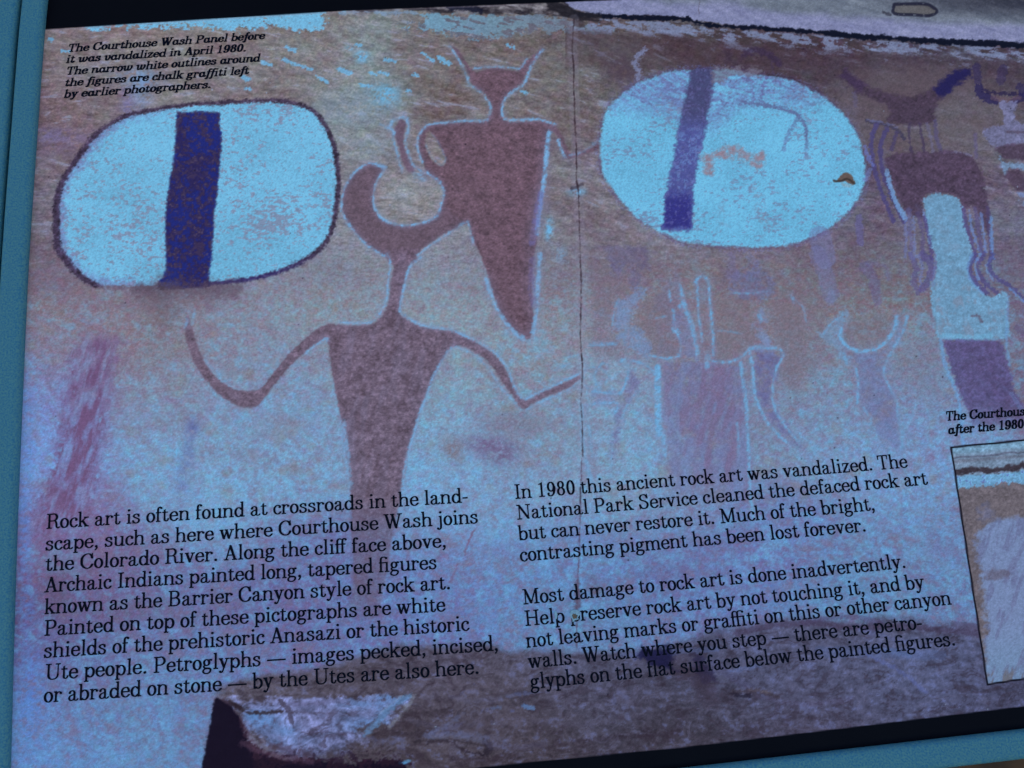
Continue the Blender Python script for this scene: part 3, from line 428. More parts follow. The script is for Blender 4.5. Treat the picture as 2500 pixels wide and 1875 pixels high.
    for P, w_, a_, col in [(t6((1680,550),(1695,680),(1740,800),(1790,930),(1810,1100),(1830,1300)),4,.7,(104,158,216)),(t6((2110,270),(2105,420),(2100,560),(2120,720)),2.5,.7,(106,150,205)),(t6((1690,520),(1850,535),(2000,525)),5,.6,(112,175,215)),(t6((2130,900),(2212,1020)),5,.4,(108,140,200)),
        (t6((1480,0),(1520,90),(1500,170),(1530,240)),7,.55,(84,80,142)),(t6((1560,0),(1615,60),(1600,160),(1560,220)),9,.6,(82,78,145)),(t6((1530,0),(1560,90),(1540,200)),3,.6,(112,130,195)),(t6((1640,0),(1640,90),(1620,200)),4,.4,(110,140,205)),
        (t3((1470,1350),(1480,1500),(1500,1659)),6,.5,(100,104,165)),(t3((1530,1370),(1560,1500),(1560,1659)),5,.55,(84,76,130)),(t3((1570,1400),(1600,1520),(1620,1659)),4,.75,(80,70,130)),(t3((1500,1400),(1515,1659)),2.5,.6,(115,132,195)),(t3((1450,1430),(1455,1560),(1450,1659)),3.5,.5,(112,130,200)),
        (t3((1820,1330),(1840,1450),(1890,1600),(1905,1680)),5,.8,(84,76,132)),(t3((1860,1350),(1880,1480),(1920,1600)),3,.8,(112,140,205)),(t3((1900,1340),(1920,1480),(1950,1659)),5,.65,(86,78,132)),(t3((1935,1370),(1950,1480),(1965,1620)),3,.75,(110,138,205)),(t3((1980,1340),(1990,1480),(2010,1659)),5,.7,(76,66,112)),(t3((2000,1400),(2005,1560),(2015,1659)),3.5,.8,(108,150,212)),
        (t6((1900,0),(1862,80),(1890,170),(1970,250)),6,.8,(76,72,132)),(t6((1880,0),(1850,80),(1870,170),(1950,260)),2.5,.7,(112,160,215)),(t6((1955,0),(1915,80),(1950,170),(2040,250)),5,.75,(78,74,134)),(t6((1930,0),(1895,80),(1920,160)),2.5,.8,(112,150,212)),(t6((2005,20),(1970,90),(2010,160)),2.5,.7,(112,150,212)),(t6((2010,0),(1990,80),(2040,160),(2110,200),(2212,290)),5,.8,(74,70,130)),(t6((2120,220),(2212,305)),2.5,.75,(112,150,212)),(t6((2170,470),(2212,520)),6,.4,(86,78,130)),
        (t3((1920,570),(1940,610),(2020,650)),10,.8,(34,30,82)),(t3((1950,580),(2060,600),(2180,610)),4,.8,(36,30,70)),(t3((2212,620),(2150,650)),8,.75,(36,32,82)),(t3((1905,430),(1915,520)),9,.6,(44,38,88)),(t3((2080,440),(2060,520)),11,.45,(44,38,90)),(t3((2190,560),(2212,600)),9,.6,(40,36,90)),(t3((2010,630),(2100,640),(2180,628)),5,.6,(110,84,100)),
        (t6((1180,80),(1220,120),(1250,200),(1270,300)),12,.45,(98,94,148)),(t6((1210,60),(1320,80),(1340,160)),5,.35,(104,104,155)),(t6((880,0),(930,100),(970,260)),20,.5,(112,116,168)),(t6((980,250),(960,310)),9,.4,(116,132,182))]:
        mix(ss(w_+2, w_-1.5, dl(P, 25)+n4*1.4+n2*.8+nf*.8)*a_*.84, col)
    lt = (116, 132, 176)
    for P, col, a_ in [(t3((2045,650),(2165,650),(2150,760),(2190,800),(2300,800),(2300,900),(2060,950),(1990,930),(1950,870),(1960,825),(2080,800),(2080,720)), (112,114,156), .8),(t3((2030,960),(2060,935),(2300,920),(2300,1035),(2070,1015)), (74,60,82), .85),(t3((2060,1000),(2080,1045),(2300,1050),(2300,1120),(2170,1085),(2120,1080),(2090,1120),(2060,1060)), (114,142,180), .85),(t3((2100,1100),(2180,1085),(2230,1180),(2230,1240),(2160,1220),(2110,1150)), (74,60,82), .8),(t3((2170,1240),(2300,1230),(2300,1270),(2190,1265)), (112,130,180), .8),(t3((2180,1290),(2300,1300),(2300,1390)), (112,140,185), .6),(t3((2080,840),(2300,845),(2300,858),(2100,856)), (70,56,72), .6)]:
        d = sd(P, False); mix(ss(-3, 3, d+n4*1.5+n2)*a_, np.array(col)/255*np.ones(SH+(3,))*(1+.06*n2+.05*n4)[..., None])
    # faint chalk drawings in the middle right
    for P, a_, col in [(Z([(420,440),(600,380),(690,520),(640,640),(690,760),(690,880),(560,900),(460,880),(440,760),(340,640),(350,540)]), .6, (116,104,120)), (Z([(980,440),(1230,420),(1300,600),(1310,820),(1220,860),(1160,920),(980,930)]), .6, (118,106,122)),
        (Z([(1460,450),(1659,420),(1700,700),(1680,1150),(1560,1100),(1500,1000),(1540,900),(1500,820),(1440,700),(1400,560)]), .5, (118,106,124)), (Z([(0,120),(120,200),(430,330),(300,350),(200,430),(130,600),(0,640)]), .45, (114,98,118)), (Z([(0,680),(160,700),(240,880),(100,900),(0,870)]), .5, (118,102,120)),
        (Z([(1000,130),(1060,180),(1070,330),(1030,340)]), .6, (104,86,106)), (Z([(1095,40),(1140,60),(1160,220),(1120,250)]), .6, (104,86,108)), (Z([(280,20),(400,30),(420,160),(330,180)]), .5, (96,82,104)), (Z([(150,140),(240,150),(230,250),(170,230)]), .35, (96,92,146)),
        (t6((1120,420),(1330,400),(1350,520),(1230,590),(1110,590),(1050,510)), .5, (116,104,118)), (t6((640,250),(900,260),(950,420),(900,700),(700,860),(640,700)), .35, (116,104,120)), (t6((1420,600),(1620,560),(1680,900),(1480,860),(1380,740)), .3, (116,110,130))]:
        d = sd(P); mix(ss(-10, 9, d+n2*5+n5*4)*a_*np.clip(.9+.25*n5, .2, 1.1).clip(0, 1), col)
    zf = lambda *p: Z(p)
    for P, col, a_, f in [(zf((440,345),(300,365),(205,440),(155,580),(150,690),(220,760),(310,850),(440,920),(450,850),(440,770),(380,700),(300,640),(330,540),(380,460)), (114,138,186), .75, 0),
        (zf((540,950),(700,935),(1180,962),(1215,1100),(1240,1400),(1260,1700),(1290,2100),(620,2100),(590,1600),(560,1300)), (112,106,152), .72, 1),
        (zf((1310,850),(1480,860),(1520,900),(1470,1000),(1440,1150),(1450,1300),(1500,1400),(1640,1580),(1700,1640),(1620,1600),(1500,1500),(1400,1380),(1320,1180),(1300,980)), (98,92,146), .72, 0),
        (zf((1305,590),(1340,560),(1375,590),(1430,750),(1445,850),(1320,850),(1325,730)), (118,134,182), .75, 0),
        (zf((690,500),(760,560),(800,700),(830,900),(700,900),(690,760),(640,620)), (114,116,162), .6, 0),(zf((830,260),(940,290),(970,880),(870,900),(850,500)), (118,104,136), .35, 0),
        (zf((300,1040),(370,1100),(330,1220),(240,1350),(190,1500),(170,1700),(140,1700),(180,1400),(250,1200)), (112,102,148), .7, 0),
        (zf((0,1190),(220,1200),(200,1265),(0,1265)), (116,112,158), .5, 0),
        (zf((1150,210),(1300,180),(1430,240),(1480,400),(1350,440),(1200,420),(1100,330)), (96,98,150), .5, 0),(zf((1080,60),(1150,60),(1180,220),(1130,420),(1080,300)), (118,118,162), .5, 0),(zf((1260,60),(1330,60),(1330,200),(1230,250)), (106,112,166), .5, 0),
        (zf((60,0),(420,0),(440,180),(330,320),(200,260),(100,120)), (98,92,136), .45, 0),
        (t6((1095,640),(1325,620),(1305,760),(1390,920),(1400,1080),(1420,1260),(1300,1220),(1250,1080),(1150,960),(1130,740)), (106,108,158), .6, 0),
        (t6((1060,370),(960,440),(915,510),(935,570),(1010,600),(1060,700),(1100,640),(1030,540),(1045,470)), (110,150,196), .6, 0),
        (t6((1390,390),(1465,395),(1440,490),(1400,580),(1340,640),(1300,620),(1370,520)), (112,130,178), .6, 0),
        (t6((0,60),(0,520),(60,640),(-140,640),(-160,300)), (112,112,158), .25, 0)]:
        d = sd(P, False); a_ = a_*1.12; ff_ = (1-ss(1130, 1290, Y)) if f else 1
        mix(ss(-9, 9, d+n4*2.2+n2*4+n5*2)*a_*.8*ff_*np.clip(.85+.3*n5+.12*ng, .2, 1), col)
        if f:
            mix(ss(0, 12, d)*np.clip(nv*.7+n6*.4-.1, 0, 1)*.45*ff_, (120, 96, 132)); mix(ss(0, 12, d)*np.clip(-nv*.8-.1, 0, 1)*.35*ff_, (110, 138, 190)); masks['faded_figure'] = (d > 0) & (Y < 1160)
    for P, w_, a_ in [(zf((450,885),(560,912),(640,905),(695,890)),3,.85),(zf((830,290),(838,400),(850,580),(878,770)),3,.8),(zf((825,290),(868,250),(925,288),(940,450),(962,700),(970,880)),3.8,.85),(zf((698,320),(712,430),(750,550),(790,680),(818,780),(832,890)),4,.8),(zf((608,370),(620,445)),3.5,.7),(zf((645,520),(650,620),(668,700),(700,770),(705,870)),3.4,.7),(zf((700,490),(730,470)),6,.7),(zf((650,680),(685,705)),6,.9),
        (zf((960,935),(1080,942),(1170,918),(1215,880)),3.4,.75),(zf((1190,950),(1205,1080),(1232,1250),(1240,1400),(1252,1659),(1262,1900),(1290,2200)),5,.75),(zf((515,985),(515,1150),(520,1350),(530,1520)),8.5,.95),(zf((920,900),(915,980)),7,.6),(zf((560,1500),(575,1700)),6,.6),
        (zf((1260,850),(1285,980),(1300,1180),(1350,1330),(1440,1480),(1560,1590)),4.5,.75),(zf((1290,835),(1400,830),(1510,840),(1530,900),(1475,1000),(1450,1150),(1460,1300),(1530,1430),(1660,1590)),3.8,.75),(zf((1160,1440),(1170,1560),(1165,1680)),3.5,.7),
        (zf((0,1180),(120,1195),(220,1190),(265,1080),(285,1020)),3.4,.75),(zf((0,1275),(190,1275),(170,1360)),3.2,.7),(zf((290,930),(360,940),(440,980),(490,1030)),3,.6),(zf((340,1180),(260,1310),(230,1400)),3,.5),(zf((20,1120),(10,1040),(60,960),(110,960)),3,.6),(zf((-60,1150),(-90,1080),(-40,990),(60,1000),(120,1060),(90,1120)),3,.4),(zf((-100,1300),(-90,1600),(-20,1900),(60,2000)),6,.5),(zf((150,1500),(140,1900)),4,.4),
        (zf((200,440),(165,530),(150,640)),3,.7),(zf((0,790),(180,795)),3,.5),(zf((500,590),(580,572)),2.2,.5),(zf((1000,690),(1080,692),(1200,715)),2.2,.45),(zf((1140,380),(1260,385),(1400,370)),2.6,.6),(zf((1600,400),(1620,460)),2.6,.6),(zf((1340,570),(1350,600)),6,.7),(zf((230,930),(250,930)),6,.7),(zf((350,940),(370,950)),5,.7),(zf((0,540),(60,560)),2,.3),
        (t6((1040,480),(1032,540),(1090,605),(1180,625),(1285,600),(1340,545),(1385,470),(1395,400)),5,.85),(t6((1050,390),(970,450),(925,510)),3.4,.6),(t6((1460,400),(1440,480),(1395,570),(1345,660),(1310,760),(1340,840),(1385,920),(1402,1010)),4,.65),(t6((1132,740),(1145,840),(1140,960)),4,.75),(t6((1055,650),(1070,700)),6,.6),(t6((1180,990),(1230,1080),(1130,1100)),4,.5),(t6((1500,1030),(1440,1130),(1420,1250)),4,.4),(t6((1400,1010),(1430,1200),(1450,1400)),4,.4),
        (t6((420,640),(460,600),(560,600)),3.4,.6),(t6((730,290),(790,340),(810,430)),2.5,.5),(t6((0,200),(40,340),(90,480),(120,640)),4,.5),(t5((1780,960),(1580,970)),3,.5),(t5((1600,1100),(1620,1300)),5,.35),(t5((1980,1100),(1960,1300)),5,.3),(t5((1480,660),(1530,650)),3,.5),(t5((1370,750),(1470,710)),3,.6),(t5((1600,590),(1780,575)),3.5,.5)]:
        chalk(P, w_*1.0, a_*1.02, (110, 166, 214), .35)
    # wine red stain down the left
    st = np.interp(Y, [820, 900, 1000, 1100, 1200, 1300], [250, 225, 205, 195, 165, 140]); sw = np.interp(Y, [820, 900, 1100, 1300], [62, 72, 72, 88])
    m = ss(800, 850, Y)*(1-ss(1270, 1350, Y))*ss(1.05, .55, np.abs(X-st)/sw+n6*.12+n2*.08)
    mix(m*np.clip(.62+.2*n6, .1, .95), (114, 94, 140)); mix(m*ss(.0, 1.2, n6*.8+n5*.3+.3*ss(950, 1150, Y))*.45, (106, 70, 104)); mix(m*ss(.8, 1.4, -n6)*.4, (122, 140, 190))
    # ledge at the foot of the wall
    dG = sd(LEDGE, False, 60); m = ss(-10, 13, dG+n2*3+n3*4)
    cg = (field(X, Y, LEDGEC, 100)+np.array([1, 3, -8.])/255)*(1.05+.06*n2+.035*ns+.03*n4+.055*n5)[..., None]
    fr = fbm(X, Y+18*n3, 52, 11, -7, 4, 71, .65); fr2 = np.abs(fbm(X, Y, 60, 24, -12, 3, 73)); mix(m*.97, cg); mix(m*ss(.5, 1.8, fr)*.34, (104, 104, 140)); mix(m*ss(.5, 1.7, -fr)*.42, (50, 40, 54)); mix(m*ss(.10, .02, fr2)*ss(.2, 1, n3)*.45, (44, 34, 46)); mix(m*ss(.6, 2.1, n5*.7+n2*.5+ns*.3)*.4, (96, 108, 164)); mix(m*ss(.6, 2.0, -ns*.3-n5*.8)*.38, (54, 44, 60))
    for P, w_, a_, col in [([(2100,1590),(2200,1640),(2260,1690)],4,.5,(92,104,168)),([(2130,1580),(2220,1600)],5,.4,(92,120,180)),([(1200,1729),(1222,1727)],3,.5,(96,118,170)),([(1278,1724),(1302,1728)],4.5,.7,(92,128,186)),([(1248,1733),(1254,1736)],3,.5,(92,104,166)),([(1130,1765),(1080,1790)],5,.3,(96,100,150)),([(1240,1700),(1310,1690)],3,.4,(94,110,170)),([(1780,1640),(1850,1625)],5,.35,(90,110,170)),([(1520,1600),(1750,1585)],6,.4,(92,112,172)),([(2000,1590),(2300,1600)],12,.3,(84,104,160)),([(1740,1620),(1830,1680)],10,.25,(84,84,130)),
        ([(1045,1812),(1100,1810),(1130,1832),(1178,1842)],3,.75,(40,32,44)),([(1010,1812),(1085,1806),(1150,1815),(1185,1822)],2,.6,(44,38,48)),([(1185,1812),(1195,1825),(1185,1840)],7,.6,(36,30,44)),([(1050,1800),(1120,1800),(1185,1812)],4,.4,(98,104,140)),([(920,1800),(960,1780),(1040,1770)],12,.35,(52,42,52)),([(1790,1690),(1850,1686),(1900,1703)],5,.55,(56,46,56)),([(1790,1695),(1830,1700)],4,.55,(26,22,40)),([(1830,1684),(1880,1690)],2,.5,(110,100,110)),([(1960,1520),(2060,1505),(2150,1518)],5,.5,(80,70,110)),([(1800,1545),(1900,1525),(2000,1522),(2100,1532),(2200,1528),(2320,1540),(2400,1548)],7,.5,(66,54,82)),([(2100,1535),(2180,1560),(2260,1580)],4,.3,(100,110,170)),([(2330,1525),(2400,1535)],8,.4,(72,62,92)),([(1620,1540),(1700,1535)],5,.3,(88,92,148))]:
        mix(ss(w_+3, w_-2, dl(P, 30)+n4*1.5+n2)*a_, col)
    dK = sd(ROCKTOP); m = ss(-16, 14, dK+n2*4+n5*7+8*n3*ss(700, 900, X))*ss(1697, 1706, Y+n2*3+.008*(X-700))
    mix(m*.95, np.array([106, 112, 158.])/255*np.ones(SH+(3,))*(1+.07*n2+.08*n5+.13*fbm(X, Y+20*n3, 46, 10, 12, 4, 77))[..., None]); mix(m*ss(.9, 1.6, fbm(X, Y+20*n3, 50, 9, -28, 3, 79))*.5, (66, 56, 76)); 
    for cx, cy, rx, ry, a_ in [(640,1760,50,24,.8),(700,1785,30,14,.6),(900,1770,70,18,.7),(880,1720,60,14,.5),(960,1710,40,12,.5),(700,1810,70,14,.3),(620,1745,22,10,.7),(560,1730,10,18,.5),(960,1700,50,8,.7),(930,1745,12,30,.6)]:
        mix(m*a_*np.exp(-(((X-cx)/rx)**2+((Y-cy)/ry)**2))*np.clip(1+.4*n2, 0, 1.3).clip(0, 1), (94, 138, 200))
    for P, w_, a_, col in [([(540,1712),(575,1722),(600,1738),(640,1742),(690,1736)],3.5,.8,(48,38,46)),([(555,1716),(585,1726)],6,.6,(40,30,42)),([(685,1712),(705,1735),(712,1762)],6,.65,(60,52,70)),([(690,1736),(760,1740),(820,1742)],1.6,.4,(70,62,84)),([(990,1700),(950,1735),(900,1770),(880,1790)],3,.6,(64,58,72)),([(980,1700),(930,1740)],2.4,.6,(130,150,190)),([(760,1790),(800,1785)],3,.4,(64,54,78)),([(545,1712),(560,1730),(590,1780),(620,1820)],8,.45,(78,62,88)),([(700,1720),(850,1712)],5,.3,(90,84,120))]:
        mix(ss(w_+2.5, w_-1.5, dl(P, 30)+n4*1.2+n2)*a_, col)
    dr = sd(ROCK, False); m = ss(-3, 3, dr+n2*(1+3*ss(560, 660, X))+n4*.6); mix(m*.96, (20, 13, 32)); mix(m*ss(26, 6, dr+n2*6)*ss(600, 640, X)*.7*ss(-.6, .9, n2), (58, 34, 52)); masks['dark_rock'] = (dr > 0)
    mix(ss(-3, 3, sd([(585,1745),(610,1790),(640,1850),(620,1850),(596,1800)], False)+n2*3)*.6, (66, 44, 62)); mix(ss(8, 2, np.hypot((X-992)*.5, (Y-1862)*1.3)+n2*2)*.9, (92, 150, 205))
    mix((ss(1828, 1850, Y+n2*6)*ss(600, 640, X)*ss(1010, 940, X))*ss(-.2, .6, n5+n2*.4)*.8, (38, 24, 40)); mix(m*0, hi)
    mix(ss(10, 2, dl([(925,1795),(960,1775),(1010,1745),(1050,1712)], 30)+n2*4)*.35, (58, 48, 62)); mix(ss(8, 2, dl([(640,1810),(700,1830),(760,1845)], 30)+n2*4)*.4, (70, 52, 72))
    # navy blots on the ledge
    for P, a_ in [([(1558,1600),(1570,1580),(1600,1584),(1636,1580),(1650,1600),(1640,1622),(1655,1640),(1625,1630),(1590,1620)], .88), ([(1690,1600),(1712,1603),(1728,1625),(1745,1660),(1722,1668),(1700,1650),(1695,1625)], .7), ([(1640,1590),(1700,1600),(1740,1650),(1740,1690),(1690,1670),(1640,1640)], .35), ([(1690,1640),(1740,1660),(1760,1720),(1710,1720)], .35)]:
        d = sd(P); mix(ss(-8, 8, d+n2*4)*a_, (26, 25, 62) if a_ > .5 else (62, 52, 70))
    # folds and layers of the broken shelf
    for cx, cy, rx, ry, a_, c_ in [(1120,1675,190,30,.4,(92,84,102)),(1080,1820,60,14,.35,(104,98,120)),(1240,1760,110,30,.3,(88,80,98)),(1450,1700,150,30,.3,(84,78,106)),(1150,1770,60,22,.3,(60,50,60))]:
        mix(a_*ss(0, 20, dG)*np.exp(-(((X-cx)/rx)**2+((Y-cy)/ry)**2))*np.clip(.8+.5*fr+.2*n2, 0, 1.5).clip(0, 1.3)*.8, c_)
    for P, w_, a_, col in [([(1000,1700),(960,1722),(920,1765),(890,1795)],6,.6,(94,140,196)),([(1010,1700),(985,1735),(950,1775)],4,.55,(130,138,160)),([(985,1742),(1040,1745),(1100,1735)],7,.4,(52,44,56)),([(960,1790),(1010,1795),(1060,1785)],8,.5,(50,42,54)),([(890,1800),(940,1810),(985,1806)],4,.5,(86,90,130)),([(1000,1760),(1090,1775),(1180,1765)],5,.3,(90,88,118)),([(1100,1700),(1150,1712),(1220,1705)],5,.35,(96,96,130)),
        ([(1130,1745),(1085,1775),(1050,1790)],4,.5,(100,108,152)),([(1040,1795),(1110,1792),(1190,1800)],5,.45,(100,108,152)),([(1195,1820),(1260,1825),(1330,1815)],8,.35,(84,80,110)),([(1100,1850),(1180,1858),(1260,1845)],8,.35,(46,36,48)),([(590,1815),(640,1835),(700,1850),(760,1858)],7,.55,(84,62,84)),([(600,1790),(625,1815)],3,.6,(132,138,170)),([(640,1800),(652,1830)],3,.5,(120,122,150)),
        ([(740,1790),(790,1800),(860,1788)],3,.45,(60,50,70)),([(800,1760),(850,1775),(900,1768)],2.2,.4,(64,56,76)),([(1300,1760),(1420,1768),(1560,1745)],6,.25,(88,84,112)),([(1400,1810),(1520,1800),(1640,1790)],6,.3,(44,34,48)),([(1720,1695),(1700,1660)],14,.3,(50,42,58)),([(1850,1700),(1960,1720),(2080,1705)],5,.25,(92,86,126)),([(1300,1650),(1400,1660),(1520,1645)],6,.25,(54,48,66))]:
        mix(ss(w_+4, w_-4, dl(P, 35)+n4*1.5+n2*2)*a_, col)
    # long vertical crack
    cl = [(1420,1120),(1419,1170),(1417,1240)]; mix(ss(2.6, .4, dl(cl, 15)+n4*.5)*.5, (74, 56, 76))
    crk = t2((1505,125),(1494,300),(1503,430),(1502,550),(1508,660),(1508,760),(1518,900),(1520,1050),(1520,1150),(1532,1230),(1538,1400),(1545,1659))+t5((1550,150),(1550,300),(1546,450),(1545,550),(1557,700),(1556,850),(1548,950),(1558,1080),(1558,1200),(1562,1300))
    d = dl(crk, 20)+n4*.5; wv = 1.1+.8*n5*.5; wv[(Y > 440) & (Y < 470)] += 1.2
    mix(ss(wv+1.7, wv-.9, d)*np.clip(.66+.16*n5, .3, .85), (52, 38, 48)); mix(ss(6, 2, dl(t2((1490,1215),(1535,1195),(1555,1185)), 20)+n4*.6)*.6, (44, 34, 44)); mix(ss(8, 3, np.abs(d-7))*.2, (140, 140, 170))
    d = dl(t8((1548,0),(1540,120),(1538,300),(1530,400),(1528,520),(1522,650),(1522,880)), 20)+n4*.6; mix(ss(3.2, .5, d)*.6*ss(-1.3, -.2, n5+.5), (84, 62, 84)); mix(ss(12, 3, dl(t8((1528,470),(1530,560),(1530,620)), 20)+n2*2)*.6, (84, 68, 90)); mix(ss(3, .5, dl(t5((1545,1500),(1545,1600)), 15))*.7, (52, 42, 60))
    for P in [t8((880,110),(830,190),(805,290)), t8((860,130),(800,270)), t8((760,340),(710,460))]: mix(ss(3.4, .6, dl(P, 15)+n4*1.3)*.45, (112, 84, 116))
    # flecks and pits
    rs = np.random.RandomState(5)
    for k in range(70):
        x, y, r_ = rs.uniform(60, 2500), rs.uniform(80, 1800), rs.uniform(.8, 1.8)
        w = win([(x, y)], 8)
        if w: 
            mm = np.zeros(SH); mm[w] = ss(r_+1.2, r_-.5, np.hypot(X[w]-x, Y[w]-y)); mix(mm*.7, (24, 20, 34) if k % 3 else (150, 170, 205))
    # inset photograph
    di = sd(INSET, False, 40); m = ss(-1, 1, di)
    tx = (X-2322)-(Y-1092)*.1535; ty = (Y-1092)+(X-2322)*.085
    ci = np.array([116, 152, 184.])/255*np.ones(SH+(3,)); wob = n3*3
    def imix(mm, col):
        nonlocal ci
        ci = ci*(1-mm[..., None])+np.array(col)/255*mm[..., None]
    imix(ss(12, 26, ty+wob)*.5, (118, 124, 150)); imix(ss(30, 34, ty+n2)*.4*(1-ss(36, 44, ty)), (90, 84, 100))
    imix(ss(50, 56, ty+wob+n2*2)*(1-ss(66, 72, ty+wob*.5+n2*2)), (60, 54, 66)); imix(ss(24, 27, ty+wob-.0*tx)*(1-ss(28, 31, ty+wob))*.5, (62, 56, 76))
    imix(ss(70, 74, ty+wob*.5+n2)*(1-ss(98, 103, ty+n2*3+n4*1.5)), (112, 164, 208)); imix(ss(70, 74, ty)*(1-ss(98, 103, ty))*ss(.9, 1.6, n2+n4*.6)*.7, (82, 90, 150))
    imix(ss(98, 104, ty+n2*3+n4*1.5)*.97, (104, 96, 106)); ci = np.clip(ci*(1+.04*n2+.05*n4+.04*n1*.6)[..., None], 0, 1)
    hz = np.interp(ty, [150, 190, 230, 420, 520], [64, 42, 20, 22, 0]); hz = hz+26*ss(215, 185, ty); bl = ss(-9, 12, tx-hz+n2*4+n5*3)*ss(176, 192, ty+22*ss(110, 60, tx)*0+14*ss(90, 40, tx)*(-1)+n2*2)
    imix(bl*.9, (118, 138, 184)); imix(bl*ss(420, 560, ty)*.5, (108, 140, 176)); imix(bl*np.clip(n6*.35+.1*n4, 0, .6), (84, 80, 118)); imix(bl*ss(.6, 1.5, n6*.7+n4*.4)*.4, (130, 150, 195))
    imix(ss(40, 10, np.hypot((tx-64)*.9, (ty-320)*2)+n2*6)*.6, (92, 82, 100)); imix(ss(22, 4, np.hypot((tx-60)*.7, (ty-168)*.8)+n2*4)*.5, (108, 116, 160)); imix(ss(540, 570, ty)*ss(.7, 1.4, n6)*.5, (100, 92, 84))
    mix(m, ci); masks['inset_photo'] = di > 2.5
    # frame line of the inset
    mix(ss(3.1, 1.6, np.abs(di)), (16, 14, 26))
    # black bands of the sheet
    te = np.interp(X, [-200, 97, 110, 470, 840, 1324, 1600, 3000], [92, 73, 72, 49, 26.5, 7.5, -4, -60]); be = np.interp(X, [-300, 800, 1172, 1670, 2000, 2500, 3200], [2000, 1909, 1873, 1824, 1785, 1724, 1635])
    tb = (Y < te) | (Y > be)
    mix(ss(2.5, .3, np.abs(Y-te-2))*.35*(X < 1300), (140, 130, 150)); mix(ss(-1.2, 1.2, te-Y), (5, 6, 13)); mix(ss(-1.2, 1.2, Y-be), (5, 7, 16))
    masks['black_border'] = tb
    C = C*(1+.04*nf*(.4+.6*(C.mean(-1) > .1)))[..., None]
    C = np.clip(C, 0, 1)
    return C, masks
# ---------- materials ----------
def lin(c): c = np.asarray(c, float); return np.where(c <= .04045, c/12.92, ((c+.055)/1.055)**2.4)
def ink(c): return tuple(float(v) for v in np.clip(lin(np.array(c)/255)/LIGHT, .002, .9))
def mat(name, col, rough=.5, spec=.5, var=.0, sc=60., bump=0., bsc=300., col2=None, metal=0.):
    m = bpy.data.materials.new(name); m.use_nodes = True; n = m.node_tree.nodes; l = m.node_tree.links; b = n['Principled BSDF']
    b.inputs['Roughness'].default_value = rough; b.inputs['Specular IOR Level'].default_value = spec; b.inputs['Metallic'].default_value = metal
    tc = n.new('ShaderNodeTexCoord')
    nz = n.new('ShaderNodeTexNoise'); nz.inputs['Scale'].default_value = sc; nz.inputs['Detail'].default_value = 6; l.new(tc.outputs['Object'], nz.inputs['Vector'])
    mx = n.new('ShaderNodeMix'); mx.data_type = 'RGBA'; c2 = col2 or tuple(v*(1-var) for v in col)
    mr = n.new('ShaderNodeMapRange'); mr.inputs[1].default_value = .35; mr.inputs[2].default_value = .65; l.new(nz.outputs['Fac'], mr.inputs[0]); l.new(mr.outputs[0], mx.inputs[0])
    mx.inputs[6].default_value = (*col, 1); mx.inputs[7].default_value = (*c2, 1); l.new(mx.outputs[2], b.inputs['Base Color'])
    if bump:
        n2 = n.new('ShaderNodeTexNoise'); n2.inputs['Scale'].default_value = bsc; n2.inputs['Detail'].default_value = 4; l.new(tc.outputs['Object'], n2.inputs['Vector'])
        bp = n.new('ShaderNodeBump'); bp.inputs['Strength'].default_value = bump; bp.inputs['Distance'].default_value = .001; l.new(n2.outputs['Fac'], bp.inputs['Height']); l.new(bp.outputs[0], b.inputs['Normal'])
    return m
M_TEXT = mat('printed_black', ink((8, 12, 26)), .8, .04, .0, 400)
M_FRAME = mat('blue_painted_metal', ink((60, 108, 126)), .55, .12, 0, 1100, .35, 1400, ink((34, 88, 128)))
M_BACK = mat('dark_metal', (.02, .022, .026), .6, .3, .3, 40)
M_POST = mat('weathered_post', (.10, .085, .07), .8, .2, .4, 20, .4, 80)
M_CHIP = mat('bare_chip', ink((44, 62, 66)), .7, .2, 0, 1500, .5, 900, ink((92, 80, 70)))
M_BARE = mat('scuffed_sheet', ink((104, 146, 178)), .7, .2, 0, 900, .3, 900, ink((88, 126, 162)))
M_DIRT = mat('dry_ground', (.030, .018, .010), .95, .05, 0, 14, 1., 60, (.010, .008, .006))
mp = bpy.data.materials.new('printed_photograph'); mp.use_nodes = True; n = mp.node_tree.nodes; l = mp.node_tree.links; b = n['Principled BSDF']
at = n.new('ShaderNodeVertexColor'); at.layer_name = 'print'
tc = n.new('ShaderNodeTexCoord'); gz = n.new('ShaderNodeTexNoise'); gz.inputs['Scale'].default_value = 2600; gz.inputs['Detail'].default_value = 2; l.new(tc.outputs['Object'], gz.inputs['Vector'])
mr = n.new('ShaderNodeMapRange'); mr.inputs[1].default_value = .25; mr.inputs[2].default_value = .75; mr.inputs[3].default_value = .84; mr.inputs[4].default_value = 1.16; l.new(gz.outputs['Fac'], mr.inputs[0])
vm = n.new('ShaderNodeVectorMath'); vm.operation = 'SCALE'; l.new(at.outputs['Color'], vm.inputs[0]); l.new(mr.outputs[0], vm.inputs['Scale']); l.new(vm.outputs[0], b.inputs['Base Color'])
b.inputs['Specular IOR Level'].default_value = .05
sn = n.new('ShaderNodeTexNoise'); sn.inputs['Scale'].default_value = 35; sn.inputs['Detail'].default_value = 8; l.new(tc.outputs['Object'], sn.inputs['Vector'])
sr = n.new('ShaderNodeMapRange'); sr.inputs[3].default_value = .45; sr.inputs[4].default_value = .85; l.new(sn.outputs['Fac'], sr.inputs[0]); l.new(sr.outputs[0], b.inputs['Roughness'])
